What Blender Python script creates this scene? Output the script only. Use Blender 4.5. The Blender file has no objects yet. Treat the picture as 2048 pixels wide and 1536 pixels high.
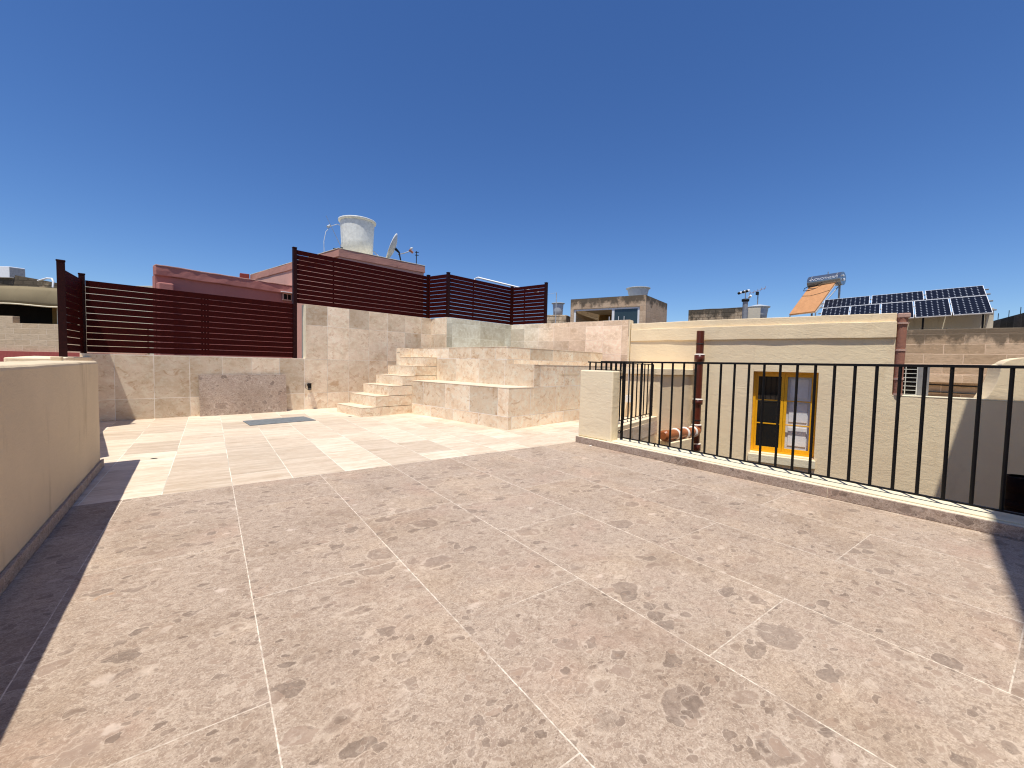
import bpy, bmesh, math, random
from mathutils import Vector, Matrix, noise as mnoise
random.seed(7)
S = bpy.context.scene
C = S.collection
ANG = math.radians(10.4)
UX, UY = math.cos(ANG), math.sin(ANG)
W0 = (-1.654, 10.816)
CAMZ = 1.268


def P(u, n, z=0.0):
    """building frame (u along the back wall, n towards the viewer) -> world"""
    return Vector((W0[0] + u * UX + n * UY, W0[1] + u * UY - n * UX, z))


def Q(x, y, z=0.0):
    return Vector((x, y, z))


# ---------------------------------------------------------------- materials
class NT:
    def __init__(s, name, rough=0.7, spec=0.3, metal=0.0):
        s.m = bpy.data.materials.new(name)
        s.m.use_nodes = True
        s.t = s.m.node_tree
        s.b = s.t.nodes['Principled BSDF']
        s.set('Roughness', rough)
        s.set('Specular IOR Level', spec)
        s.set('Metallic', metal)
        s._uv = None

    def n(s, ty, **kw):
        nd = s.t.nodes.new(ty)
        for k, v in kw.items():
            setattr(nd, k, v)
        return nd

    def inp(s, sock, v):
        if v is None:
            return
        if isinstance(v, bpy.types.NodeSocket):
            s.t.links.new(v, sock)
        else:
            if isinstance(v, tuple) and len(v) == 3 and sock.type == 'RGBA':
                v = (*v, 1)
            sock.default_value = v

    def set(s, name, v):
        s.inp(s.b.inputs[name], v)

    def uv(s):
        if s._uv is None:
            s._uv = s.n('ShaderNodeUVMap').outputs[0]
        return s._uv

    def pos(s):
        return s.n('ShaderNodeNewGeometry').outputs['Position']

    def nrm(s):
        return s.n('ShaderNodeNewGeometry').outputs['Normal']

    def map(s, vec, loc=(0, 0, 0), rot=(0, 0, 0), sc=(1, 1, 1)):
        k = s.n('ShaderNodeMapping')
        s.inp(k.inputs[0], vec)
        k.inputs[1].default_value = loc
        k.inputs[2].default_value = rot
        k.inputs[3].default_value = sc
        return k.outputs[0]

    def noise(s, vec, scale, detail=4, rough=0.55, dist=0.0, col=False):
        k = s.n('ShaderNodeTexNoise')
        s.inp(k.inputs['Vector'], vec)
        k.inputs['Scale'].default_value = scale
        k.inputs['Detail'].default_value = detail
        k.inputs['Roughness'].default_value = rough
        k.inputs['Distortion'].default_value = dist
        return k.outputs['Color' if col else 'Fac']

    def vor(s, vec, scale, feature='F1', rnd=1.0):
        k = s.n('ShaderNodeTexVoronoi', feature=feature)
        s.inp(k.inputs['Vector'], vec)
        k.inputs['Scale'].default_value = scale
        k.inputs['Randomness'].default_value = rnd
        return k

    def brick(s, vec, w, h, mortar=0.006, offset=0.5, smooth=0.1):
        k = s.n('ShaderNodeTexBrick', offset=offset, offset_frequency=2, squash=1.0)
        s.inp(k.inputs['Vector'], vec)
        k.inputs['Color1'].default_value = (0, 0, 0, 1)
        k.inputs['Color2'].default_value = (1, 1, 1, 1)
        k.inputs['Mortar'].default_value = (.5, .5, .5, 1)
        k.inputs['Scale'].default_value = 1
        k.inputs['Mortar Size'].default_value = mortar
        k.inputs['Mortar Smooth'].default_value = smooth
        k.inputs['Bias'].default_value = 0
        k.inputs['Brick Width'].default_value = w
        k.inputs['Row Height'].default_value = h
        return k.outputs['Color'], k.outputs['Fac']

    def math(s, op, a, b=None, c=None, clamp=False):
        k = s.n('ShaderNodeMath', operation=op, use_clamp=clamp)
        s.inp(k.inputs[0], a)
        s.inp(k.inputs[1], b)
        s.inp(k.inputs[2], c)
        return k.outputs[0]

    def vmath(s, op, a, b=None):
        k = s.n('ShaderNodeVectorMath', operation=op)
        s.inp(k.inputs[0], a)
        s.inp(k.inputs[1], b)
        return k.outputs[0]

    def sep(s, v):
        k = s.n('ShaderNodeSeparateXYZ')
        s.inp(k.inputs[0], v)
        return k.outputs

    def step(s, v, a, b):
        k = s.n('ShaderNodeMapRange', interpolation_type='SMOOTHSTEP')
        s.inp(k.inputs['Value'], v)
        k.inputs['From Min'].default_value = a
        k.inputs['From Max'].default_value = b
        return k.outputs[0]

    def ramp(s, fac, stops):
        k = s.n('ShaderNodeValToRGB')
        s.inp(k.inputs[0], fac)
        e = k.color_ramp.elements
        while len(e) < len(stops):
            e.new(0.5)
        for i, (p, c) in enumerate(stops):
            e[i].position = p
            e[i].color = (*c, 1) if len(c) == 3 else c
        return k.outputs[0]

    def mix(s, fac, a, b, mode='MIX'):
        k = s.n('ShaderNodeMix', data_type='RGBA', blend_type=mode)
        s.inp(k.inputs[0], fac)
        s.inp(k.inputs[6], a)
        s.inp(k.inputs[7], b)
        return k.outputs[2]

    def bump(s, h, strength=0.3, dist=0.01):
        k = s.n('ShaderNodeBump')
        k.inputs['Strength'].default_value = strength
        k.inputs['Distance'].default_value = dist
        s.inp(k.inputs['Height'], h)
        s.t.links.new(k.outputs[0], s.b.inputs['Normal'])

    def col(s, c):
        s.set('Base Color', c)
        return s.m


def mat_plain(name, col, rough=0.5, spec=0.4, metal=0.0, var=0.12, scale=9):
    k = NT(name, rough, spec, metal)
    f = k.noise(k.pos(), scale, 5, .6)
    lo = tuple(max(0, c * (1 - var)) for c in col)
    hi = tuple(min(1, c * (1 + var)) for c in col)
    return k.col(k.ramp(f, [(.3, lo), (.7, hi)]))


def mat_conglomerate(name, joints=True, tint=(1.045, .98, .905)):
    k = NT(name, 0.62, 0.25)
    v = k.uv()
    if joints:
        # every slab gets its own offset so the clasts stop at the joints
        bv = k.map(v, loc=(-.168, -.10, 0))
        x, y, z = k.sep(bv)
        cb = k.n('ShaderNodeCombineXYZ')
        jn = k.math('MULTIPLY', k.math('SUBTRACT', k.noise(k.uv(), 9, 4, .7), .5), .006)
        k.inp(cb.inputs[0], k.math('ADD', y, jn))
        k.inp(cb.inputs[1], k.math('ADD', x, jn))
        bcol, fac = k.brick(cb.outputs[0], 1.6, .8, .0032, .5, .3)
        off = k.vmath('MULTIPLY', bcol, (7.3, 11.7, 0))
        v = k.vmath('ADD', k.uv(), off)
    wob = k.noise(v, 7, 3, .6, col=True)
    wv = k.vmath('ADD', v, k.vmath('MULTIPLY', k.vmath('SUBTRACT', wob, (.5, .5, .5)), (.12, .12, .12)))
    a = k.noise(v, 3.1, 6, .62)
    b = k.noise(v, 21, 8, .75)
    base = k.ramp(a, [(.28, (.30, .235, .185)), (.5, (.385, .312, .252)), (.72, (.46, .385, .318))])
    # fine breccia: every grain has its own tone
    for sc, amt in ((13, .30), (34, .42), (80, .40)):
        vo = k.vor(k.map(wv, rot=(0, 0, .4), sc=(1, 1.35, 1), loc=(sc, 2, 0)), sc)
        r, g, bl = k.sep(vo.outputs['Color'])
        tone = k.ramp(r, [(0, (.19, .142, .11)), (.35, (.335, .262, .208)), (.62, (.415, .345, .285)), (.85, (.50, .42, .345)), (1, (.62, .55, .475))])
        base = k.mix(amt, base, tone)
    base = k.mix(k.math('MULTIPLY', k.step(b, .44, .60), .45), base, (.55, .475, .40))
    base = k.mix(k.math('MULTIPLY', k.step(k.noise(v, 75, 4, .7), .52, .66), .55), base, (.19, .145, .112))
    base = k.mix(k.math('MULTIPLY', k.step(k.noise(v, 150, 3, .7), .53, .62), .50), base, (.24, .185, .145))
    base = k.mix(k.math('MULTIPLY', k.step(k.noise(k.map(v, loc=(9, 4, 0)), 120, 3, .7), .54, .62), .55), base, (.66, .59, .50))
    # pinkish and orange stains
    base = k.mix(k.math('MULTIPLY', k.step(k.noise(v, 1.7, 3, .5), .52, .75), .42), base, (.40, .27, .215))
    base = k.mix(k.math('MULTIPLY', k.step(k.noise(k.map(v, loc=(5, 3, 0)), 4.5, 5, .6), .67, .74), .5), base, (.46, .25, .11))
    # dark and pale clasts of several sizes
    for sc, thr, rmax, c0, c1, amt in ((3.4, .56, .50, (.19, .15, .125), (.33, .26, .21), .66),
                                       (7.5, .50, .55, (.13, .105, .088), (.34, .26, .21), .72),
                                       (17.0, .50, .55, (.135, .105, .085), (.37, .28, .22), .72),
                                       (40.0, .52, .55, (.16, .125, .10), (.33, .25, .20), .66)):
        vo = k.vor(k.map(wv, rot=(0, 0, .5), sc=(1, 1.45, 1), loc=(sc, 0, 0)), sc)
        r, g, bl = k.sep(vo.outputs['Color'])
        on = k.step(r, thr, thr + .02)
        rad = k.math('MULTIPLY', k.math('ADD', k.math('MULTIPLY', k.math('POWER', g, 1.6), .8), .2), rmax)
        wobd = k.math('MULTIPLY', k.math('SUBTRACT', k.noise(v, sc * 2.3, 3, .6), .5), .28)
        d = k.math('SUBTRACT', k.math('ADD', vo.outputs['Distance'], wobd), rad)
        m = k.math('MULTIPLY', k.math('SUBTRACT', 1.0, k.step(d, -.03, .012)), on)
        cc = k.mix(bl, c0, c1)
        cc = k.mix(k.math('MULTIPLY', k.step(b, .4, .66), .45), cc, (.42, .35, .295))
        base = k.mix(k.math('MULTIPLY', m, amt), base, cc)
        rim = k.math('MULTIPLY', k.math('MULTIPLY', k.step(d, -.02, .02), k.math('SUBTRACT', 1.0, k.step(d, .03, .085))), on)
        base = k.mix(k.math('MULTIPLY', rim, .34), base, (.66, .585, .50))
    vo = k.vor(k.map(wv, rot=(0, 0, .9), sc=(1, 1.5, 1), loc=(3, 7, 0)), 6.5)
    r, g, bl = k.sep(vo.outputs['Color'])
    d = k.math('ADD', vo.outputs['Distance'], k.math('MULTIPLY', k.math('SUBTRACT', k.noise(v, 16, 5, .7), .5), .5))
    m = k.math('MULTIPLY', k.math('SUBTRACT', 1.0, k.step(d, .12, .30)), k.step(r, .74, .76))
    base = k.mix(k.math('MULTIPLY', m, .6), base, k.mix(bl, (.58, .50, .42), (.68, .60, .53)))
    # pale veins
    ve = k.vor(wv, 4.3, 'DISTANCE_TO_EDGE')
    vm = k.math('MULTIPLY', k.math('SUBTRACT', 1.0, k.step(ve.outputs['Distance'], .0, .014)), k.step(a, .46, .62))
    base = k.mix(k.math('MULTIPLY', vm, .5), base, (.66, .59, .51))
    base = k.mix(k.math('MULTIPLY', k.step(k.noise(v, 36, 7, .75), .585, .68), .6), base, (.70, .63, .55))
    # slab-to-slab shift and grout dust
    if joints:
        base = k.mix(.16, base, k.mix(k.sep(bcol)[0], (.32, .24, .19), (.48, .40, .34)))
        g1 = k.noise(k.uv(), 2.2, 3, .6)
        g2 = k.noise(k.uv(), 30, 2, .6)
        lng = k.math('SUBTRACT', 1.0, k.step(k.math('MULTIPLY', k.math('SUBTRACT', .5, k.math('ABSOLUTE', k.math('SUBTRACT', k.math('FRACT', k.math('DIVIDE', k.math('ADD', x, jn), .8)), .5))), .8), .004, .006))
        fac = k.math('MULTIPLY', fac, k.math('ADD', .6, k.math('MULTIPLY', lng, .38)))
        gm = k.math('MULTIPLY', fac, k.math('MULTIPLY', k.step(g1, .28, .52), k.math('ADD', .35, k.math('MULTIPLY', k.step(g2, .36, .6), .65))))
        base = k.mix(gm, base, (.80, .76, .68))
        bd = k.brick(cb.outputs[0], 1.6, .8, .03, .5, 1.0)[1]
        base = k.mix(k.math('MULTIPLY', k.math('MULTIPLY', bd, k.step(g2, .45, .75)), .25), base, (.68, .62, .55))
    base = k.mix(1.0, base, tint, 'MULTIPLY')
    base = k.mix(k.math('MULTIPLY', k.step(k.noise(v, .9, 6, .65), .45, .66), .55), base, k.mix(1.0, base, (1.18, 1.15, 1.08), 'MULTIPLY'))
    base = k.mix(k.math('MULTIPLY', k.step(k.noise(k.map(v, loc=(2, 8, 0)), 1.5, 5, .65), .48, .66), .75), base, k.mix(1.0, base, (.82, .79, .755), 'MULTIPLY'))
    k.bump(b, .12, .004)
    return k.col(base)


def mat_travertine(name, w=None, h=None, org=(0, 0), offset=0.0, tint=(1, 1, 1), bright=1.0, streak=(1, 3.2), joint=.0022, contrast=1.0, swap=False, brown=.5, fade=False, rstr=.9):
    k = NT(name, 0.55, 0.3)
    v = k.uv()
    rnd = None
    if w:
        bv = k.map(v, loc=(-org[0], -org[1], 0))
        if swap:
            x, y, z = k.sep(bv)
            cb = k.n('ShaderNodeCombineXYZ')
            k.inp(cb.inputs[0], y)
            k.inp(cb.inputs[1], x)
            bv = cb.outputs[0]
        bcol, fac = k.brick(bv, w, h, joint, offset, .2)
        rnd = k.sep(bcol)[0]
        v2 = k.vmath('ADD', v, k.vmath('MULTIPLY', bcol, (9.1, 5.3, 0)))
    else:
        v2 = v
    T = lambda c: tuple(min(.9, c[i] * tint[i] * bright) for i in range(3))
    sv = k.map(v2, sc=(streak[0], streak[1], 1))
    a = k.noise(sv, 1.6, 7, .62, .5)
    b = k.noise(sv, 7, 8, .7, .3)
    base = k.ramp(a, [(.25, T((.37, .285, .20))), (.42, T((.48, .385, .285))), (.6, T((.56, .465, .365))), (.78, T((.66, .575, .475)))])
    base = k.mix(k.math('MULTIPLY', k.step(b, .44, .66), .42 * contrast), base, T((.68, .59, .49)))
    base = k.mix(k.math('MULTIPLY', k.step(k.noise(sv, 3.1, 9, .76, 1.2), .53, .64), brown), base, T((.36, .235, .14)))
    base = k.mix(k.math('MULTIPLY', k.step(k.noise(k.map(sv, loc=(4, 1, 0)), 9, 7, .75, .6), .56, .66), brown * .7), base, T((.33, .225, .14)))
    base = k.mix(k.math('MULTIPLY', k.step(k.noise(sv, 26, 5, .7), .58, .72), .45), base, T((.33, .245, .17)))
    base = k.mix(k.math('MULTIPLY', k.step(k.noise(sv, 14, 6, .7, .4), .60, .72), .4), base, T((.76, .68, .59)))
    if rnd is not None:
        t = k.ramp(rnd, [(.0, (.68, .66, .63)), (.3, (.86, .84, .81)), (.6, (1.0, .99, .97)), (1, (1.16, 1.17, 1.17))])
        base = k.mix(rstr, base, t, 'MULTIPLY')
        base = k.mix(k.math('MULTIPLY', fac, .75), base, T((.76, .69, .58)))
        ds = k.math('MULTIPLY', fac, k.step(k.noise(v, 1.3, 2, .5), .52, .6))
        base = k.mix(k.math('MULTIPLY', ds, .5), base, T((.22, .16, .11)))
    if fade:
        nx = k.sep(k.uv())[0]
        fm = k.step(k.math('ADD', nx, k.math('MULTIPLY', k.noise(k.uv(), 1.4, 4, .6), 1.6)), 1.7, 3.9)
        base = k.mix(fm, base, k.mix(1.0, base, (1.24, 1.03, .92), 'MULTIPLY'))
    k.bump(b, .08, .003)
    return k.col(base)


def mat_stucco(name, col, stain=(.30, .22, .13), amt=.35, bump=.35, scale=1.0):
    k = NT(name, 0.88, 0.12)
    p = k.pos()
    a = k.noise(p, .9 * scale, 5, .6)
    b = k.noise(p, 5 * scale, 6, .65)
    g = k.noise(p, 70, 5, .7)
    lo = tuple(c * .93 for c in col)
    hi = tuple(min(.92, c * 1.05) for c in col)
    base = k.ramp(a, [(.3, lo), (.68, hi)])
    st = k.noise(k.map(p, sc=(1, 1, .28)), 2.6, 6, .65, .4)
    base = k.mix(k.math('MULTIPLY', k.step(st, .54, .75), amt), base, stain)
    base = k.mix(k.math('MULTIPLY', k.step(g, .35, .7), .09), base, tuple(c * .72 for c in col))
    # trowel sweeps and grain
    tr = k.noise(k.map(p, sc=(1, 1, 2.2), rot=(.3, .2, .4)), 4.5, 5, .6, 1.4)
    hgt = k.math('ADD', k.math('MULTIPLY', g, .35), k.math('ADD', k.math('MULTIPLY', tr, .9), k.math('MULTIPLY', b, .7)))
    k.bump(hgt, bump, .02)
    return k.col(base)


def mat_blocks(name, w, h, c0, c1, dirt=(.05, .045, .035), ztop=None, zfade=.8, mortar=.012, mcol=(.55, .43, .32), offset=.5, org=(0, 0), amt=.75):
    k = NT(name, 0.92, 0.1)
    v = k.map(k.uv(), loc=(-org[0], -org[1], 0))
    wv = k.vmath('ADD', v, k.vmath('MULTIPLY', k.vmath('SUBTRACT', k.noise(v, 5, 3, .5, col=True), (.5, .5, .5)), (.03, .03, 0)))
    bcol, fac = k.brick(wv, w, h, mortar, offset, .4)
    r = k.sep(bcol)[0]
    vs = k.vmath('ADD', v, k.vmath('MULTIPLY', bcol, (3, 7, 0)))
    base = k.mix(r, c0, c1)
    s1 = k.noise(k.map(vs, sc=(1, 3.5, 1)), 5, 7, .7, .4)
    base = k.mix(k.math('MULTIPLY', k.step(s1, .4, .7), .5), base, tuple(c * .6 for c in c0))
    base = k.mix(k.math('MULTIPLY', k.step(k.noise(vs, 11, 5, .6), .55, .7), .35), base, tuple(min(.9, c * 1.25) for c in c1))
    base = k.mix(k.math('MULTIPLY', fac, .8), base, mcol)
    d = k.noise(k.map(v, sc=(1, .6, 1)), 2.4, 7, .68, .3)
    if ztop is not None:
        z = k.sep(k.pos())[2]
        g = k.step(z, ztop - zfade, ztop)
        dm = k.step(k.math('ADD', d, k.math('MULTIPLY', g, .34)), .58, .80)
    else:
        dm = k.step(d, .56, .72)
    base = k.mix(k.math('MULTIPLY', dm, amt), base, dirt)
    hgt = k.math('SUBTRACT', k.math('MULTIPLY', s1, .5), k.math('MULTIPLY', fac, .9))
    k.bump(hgt, .5, .02)
    return k.col(base)


M = {}
M['cong'] = mat_conglomerate('conglomerate marble slabs')
M['cong_plain'] = mat_conglomerate('conglomerate marble', False, (1.0, .945, .91))
M['trav_floor'] = mat_travertine('travertine paving', .88, .537, (.168, 4.88), .5, (.99, .985, .97), 1.38, (.9, 5.0), .0035, 1.2, True, .34, False, .62)
M['trav_wall'] = mat_travertine('travertine wall tiles', .574, .86, (.18, .41), 0, (.98, .985, .97), 1.52, (1.3, 1.6), .004, 1.0, False, .7)
M['trav_block'] = mat_travertine('travertine platform tiles', .84, .56, (.42, .245), .35, (1.0, .985, .95), 1.66, (1.2, 1.4), .0045, 1.3, False, .8)
M['trav_step'] = mat_travertine('travertine steps', None, None, (0, 0), 0, (1.0, .985, .94), 1.58, (1.2, 1.5), .002, 1.3, False, .7)
M['trav_top'] = mat_travertine('travertine treads', None, None, (0, 0), 0, (1.0, 1.0, .95), 1.5, (.9, 2.5), .002, .9, False, .12)
M['trav_grey'] = mat_travertine('grey green travertine', .574, .43, (.2, .33), 0, (.80, .96, 1.02), 1.34, (1.3, 1.6), .003, 1.3, False, .15)
M['trav_fade'] = mat_travertine('grey to pink travertine', .574, .43, (.2, .33), 0, (.86, .97, 1.03), 1.55, (1.3, 1.6), .003, 1.3, False, .15, True)
M['cream'] = mat_stucco('cream render', (.91, .73, .49), (.56, .41, .24), amt=.3)
M['cream_bright'] = mat_stucco('bright cream render', (.91, .765, .535), (.72, .56, .36), amt=.15)
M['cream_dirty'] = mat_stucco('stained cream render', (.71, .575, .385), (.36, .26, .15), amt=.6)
M['cream_top'] = mat_stucco('cream coping', (.82, .73, .53), (.6, .48, .3), amt=.15)
M['mortar'] = mat_plain('grey mortar', (.36, .33, .29), .9, .1)
M['slate'] = mat_plain('slate grey cover', (.17, .19, .20), .55, .3, 0, .3, 14)
M['fence'] = mat_plain('mahogany aluminium', (.034, .0022, .0016), .6, .08, 0, .25, 30)
M['fence_post'] = mat_plain('dark mahogany aluminium', (.020, .0030, .0026), .5, .15, 0, .2, 20)
M['iron'] = mat_plain('black painted iron', (.0035, .003, .0035), .5, .25, 0, .3, 40)
M['pipe'] = mat_plain('brown drain plastic', (.10, .019, .008), .32, .45, 0, .15, 7)
M['pipe_orange'] = mat_plain('orange brown drain plastic', (.34, .10, .03), .35, .45, 0, .15, 7)
M['pipe_shaded'] = mat_plain('shadowed brown drain plastic', (.012, .005, .004), .8, .08, 0, .2, 7)  # brown plastic again, near black because shadow is put into the colour
M['sealant'] = mat_plain('white sealant', (.80, .74, .66), .7, .2)
M['yellow'] = mat_plain('yellow painted timber', (.84, .42, .008), .38, .4, 0, .08, 18)
M['white'] = mat_plain('white painted timber', (.72, .72, .73), .45, .4, 0, .06, 12)
M['white_pvc'] = mat_plain('white pvc', (.80, .80, .79), .4, .4, 0, .05, 12)
M['tank_white'] = mat_plain('white fibreglass', (.70, .71, .67), .55, .3, 0, .14, 8)
M['tank_grey'] = mat_plain('grey fibreglass', (.48, .51, .53), .55, .3, 0, .12, 5)
M['maroon'] = mat_stucco('maroon render', (.45, .19, .16), (.52, .28, .23), .35, .3)
M['pink'] = mat_stucco('faded pink render', (.64, .37, .295), (.42, .20, .155), .35, .3)
M['pink_dirty'] = mat_stucco('stained pink render', (.52, .265, .205), (.26, .09, .08), .55, .35, 1.6)
M['red'] = mat_plain('red roof paint', (.36, .085, .07), .8, .2)
M['tan'] = mat_blocks('tan stone blocks', .58, .27, (.56, .42, .27), (.64, .50, .34), amt=.35, mcol=(.70, .57, .41))
M['cloth'] = mat_stucco('beige awning cloth', (.25, .20, .118), (.16, .12, .07), .3, .15)
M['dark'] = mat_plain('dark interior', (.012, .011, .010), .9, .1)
M['ochre'] = mat_plain('ochre interior wall', (.26, .17, .07), .9, .1)
M['old_block'] = mat_blocks('weathered limestone blocks', .80, .285, (.43, .315, .205), (.60, .46, .325), ztop=2.55, zfade=.75, mcol=(.74, .57, .42), org=(.1, .13), mortar=.014, amt=.72)
M['pent_block'] = mat_blocks('roof room limestone blocks', .62, .28, (.56, .39, .25), (.66, .49, .33), ztop=5.11, zfade=.75, mcol=(.50, .38, .26), org=(0, .05), amt=.8)
M['rubble'] = mat_blocks('old rubble stone', .34, .22, (.46, .34, .22), (.62, .49, .34), ztop=4.95, zfade=1.2, mcol=(.30, .22, .14), amt=.85, mortar=.03)
M['pale_house'] = mat_stucco('pale render', (.60, .54, .42), (.2, .16, .1), .35, .2)
M['dark_block'] = mat_blocks('blackened concrete blocks', .5, .9, (.06, .058, .055), (.20, .19, .18), amt=.7, mcol=(.22, .21, .20))
M['steel'] = mat_plain('polished steel', (.36, .37, .37), .24, .5, .85, .1, 3)
M['grey_metal'] = mat_plain('grey galvanised metal', (.32, .32, .32), .5, .4, .4, .15, 12)
M['tarp'] = mat_plain('orange cloth cover', (.60, .30, .135), .85, .15, 0, .1, 6)
M['rubber'] = mat_plain('black rubber', (.015, .015, .016), .6, .3)
M['clay'] = mat_stucco('mottled clay pipe', (.36, .17, .12), (.58, .40, .32), .55, .3, 4)
M['clay_pale'] = mat_stucco('dusty clay pipe', (.55, .36, .29), (.3, .15, .11), .4, .3, 3)
M['brick_red'] = mat_plain('red plastic', (.30, .05, .03), .6, .3)


def mat_ground():
    k = NT('distant ground', .95, .1)
    p = k.pos()
    return k.col(k.ramp(k.noise(p, .05, 6, .6), [(.3, (.20, .16, .11)), (.7, (.32, .26, .19))]))


M['ground'] = mat_ground()


def mat_glass_dark():
    k = NT('dark window glass', .04, .6)
    f = k.noise(k.pos(), 1.3, 2, .5)
    return k.col(k.ramp(f, [(.3, (.004, .004, .005)), (.8, (.012, .013, .014))]))


M['glass'] = mat_glass_dark()


def mat_glass_green():
    k = NT('green tinted glass', .05, .6)
    f = k.noise(k.pos(), .8, 2, .5)
    return k.col(k.ramp(f, [(.3, (.02, .035, .037)), (.8, (.045, .065, .067))]))


M['glass_green'] = mat_glass_green()


def mat_pv():
    k = NT('photovoltaic cells', .3, .12)
    v = k.uv()
    x, y, z = k.sep(v)
    # cells of 0.16 m; fine bus lines and pale corner diamonds
    def fr(t, per):
        return k.math('ABSOLUTE', k.math('SUBTRACT', k.math('FRACT', k.math('DIVIDE', t, per)), .5))
    cx, cy = fr(x, .158), fr(y, .158)
    dia = k.step(k.math('ADD', k.math('SUBTRACT', .5, cx), k.math('SUBTRACT', .5, cy)), .125, .09)
    dia = k.math('SUBTRACT', 1.0, k.step(k.math('ADD', k.math('SUBTRACT', .5, cx), k.math('SUBTRACT', .5, cy)), .12, .20))
    line = k.math('MAXIMUM', k.step(cx, .482, .492), k.step(cy, .482, .492))
    base = k.mix(k.noise(v, 3, 3, .5), (.005, .0055, .010), (.010, .011, .018))
    base = k.mix(k.math('MULTIPLY', line, .35), base, (.10, .11, .14))
    base = k.mix(dia, base, (.42, .45, .50))
    return k.col(base)


M['pv'] = mat_pv()


# ---------------------------------------------------------------- geometry helpers
class MB:
    def __init__(s):
        s.v = []
        s.f = []
        s.sm = []

    def add(s, vs, fs, smooth=False):
        o = len(s.v)
        s.v += [Vector(p) for p in vs]
        s.f += [[i + o for i in f] for f in fs]
        s.sm += [smooth] * len(fs)
        return s

    def prism(s, poly, z0, z1, z1s=None):
        """poly: list of world vectors (plan), any winding"""
        a = sum(poly[i].x * poly[(i + 1) % len(poly)].y - poly[(i + 1) % len(poly)].x * poly[i].y for i in range(len(poly)))
        pl = list(poly) if a > 0 else list(reversed(poly))
        n = len(pl)
        vs = [(p.x, p.y, z0) for p in pl] + [(p.x, p.y, z1) for p in pl]
        fs = [list(reversed(range(n))), list(range(n, 2 * n))]
        for i in range(n):
            j = (i + 1) % n
            fs.append([i, j, n + j, n + i])
        return s.add(vs, fs)

    def ubox(s, u0, u1, n0, n1, z0, z1):
        return s.prism([P(u0, n0), P(u1, n0), P(u1, n1), P(u0, n1)], z0, z1)

    def box(s, x0, x1, y0, y1, z0, z1):
        return s.prism([Q(x0, y0), Q(x1, y0), Q(x1, y1), Q(x0, y1)], z0, z1)

    def obox(s, o, ax, ay, az):
        """box from corner o spanned by three vectors"""
        o, ax, ay, az = map(Vector, (o, ax, ay, az))
        if ax.cross(ay).dot(az) < 0:
            ax, ay = ay, ax
        vs = [o, o + ax, o + ax + ay, o + ay, o + az, o + ax + az, o + ax + ay + az, o + ay + az]
        return s.add(vs, [[3, 2, 1, 0], [4, 5, 6, 7], [0, 1, 5, 4], [1, 2, 6, 5], [2, 3, 7, 6], [3, 0, 4, 7]])

    def cyl(s, p0, p1, r0, r1=None, seg=20, caps=True):
        p0, p1 = Vector(p0), Vector(p1)
        r1 = r0 if r1 is None else r1
        d = (p1 - p0).normalized()
        x = d.orthogonal().normalized()
        y = d.cross(x)
        vs = []
        for p, r in ((p0, r0), (p1, r1)):
            for i in range(seg):
                a = 2 * math.pi * i / seg
                vs.append(p + x * (r * math.cos(a)) + y * (r * math.sin(a)))
        s.add(vs, [[i, (i + 1) % seg, seg + (i + 1) % seg, seg + i] for i in range(seg)], True)
        if caps:
            s.add(vs, [list(reversed(range(seg))), list(range(seg, 2 * seg))])
        return s

    def lathe(s, c, prof, seg=32, smooth=True):
        """prof: list of (r, z) from bottom to top, around vertical axis at c"""
        c = Vector(c)
        vs = []
        for r, z in prof:
            for i in range(seg):
                a = 2 * math.pi * i / seg
                vs.append(c + Vector((max(r, 1e-4) * math.cos(a), max(r, 1e-4) * math.sin(a), z)))
        fs = []
        for k in range(len(prof) - 1):
            for i in range(seg):
                j = (i + 1) % seg
                fs.append([k * seg + i, k * seg + j, (k + 1) * seg + j, (k + 1) * seg + i])
        return s.add(vs, fs, smooth)

    def tube(s, pts, r, seg=10):
        pts = [Vector(p) for p in pts]
        vs = []
        prevx = None
        for i, p in enumerate(pts):
            d = (pts[min(i + 1, len(pts) - 1)] - pts[max(i - 1, 0)]).normalized()
            if prevx is None:
                x = d.orthogonal().normalized()
            else:
                x = (prevx - d * prevx.dot(d)).normalized()
            prevx = x
            y = d.cross(x)
            for k in range(seg):
                a = 2 * math.pi * k / seg
                vs.append(p + x * (r * math.cos(a)) + y * (r * math.sin(a)))
        fs = []
        for i in range(len(pts) - 1):
            for k in range(seg):
                j = (k + 1) % seg
                fs.append([i * seg + k, i * seg + j, (i + 1) * seg + j, (i + 1) * seg + k])
        s.add(vs, fs, True)
        return s.add(vs, [list(reversed(range(seg))), list(range((len(pts) - 1) * seg, len(pts) * seg))])


def uvproj(me, frame, off):
    ul = me.uv_layers.new(name='UVMap')
    ca, sa = (UX, UY) if frame == 'un' else (1.0, 0.0)
    vs = me.vertices
    for p in me.polygons:
        nx, ny, nz = p.normal
        nu = nx * ca + ny * sa
        nn = -nx * sa + ny * ca
        for li in p.loop_indices:
            w = vs[me.loops[li].vertex_index].co + off
            if frame == 'un':
                x, y = w.x - W0[0], w.y - W0[1]
            else:
                x, y = w.x, w.y
            a = x * ca + y * sa
            b = -x * sa + y * ca
            if abs(nz) > .6:
                ul.data[li].uv = (a, b)
            elif abs(nu) > abs(nn):
                ul.data[li].uv = (-b, w.z)
            else:
                ul.data[li].uv = (a, w.z)


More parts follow.
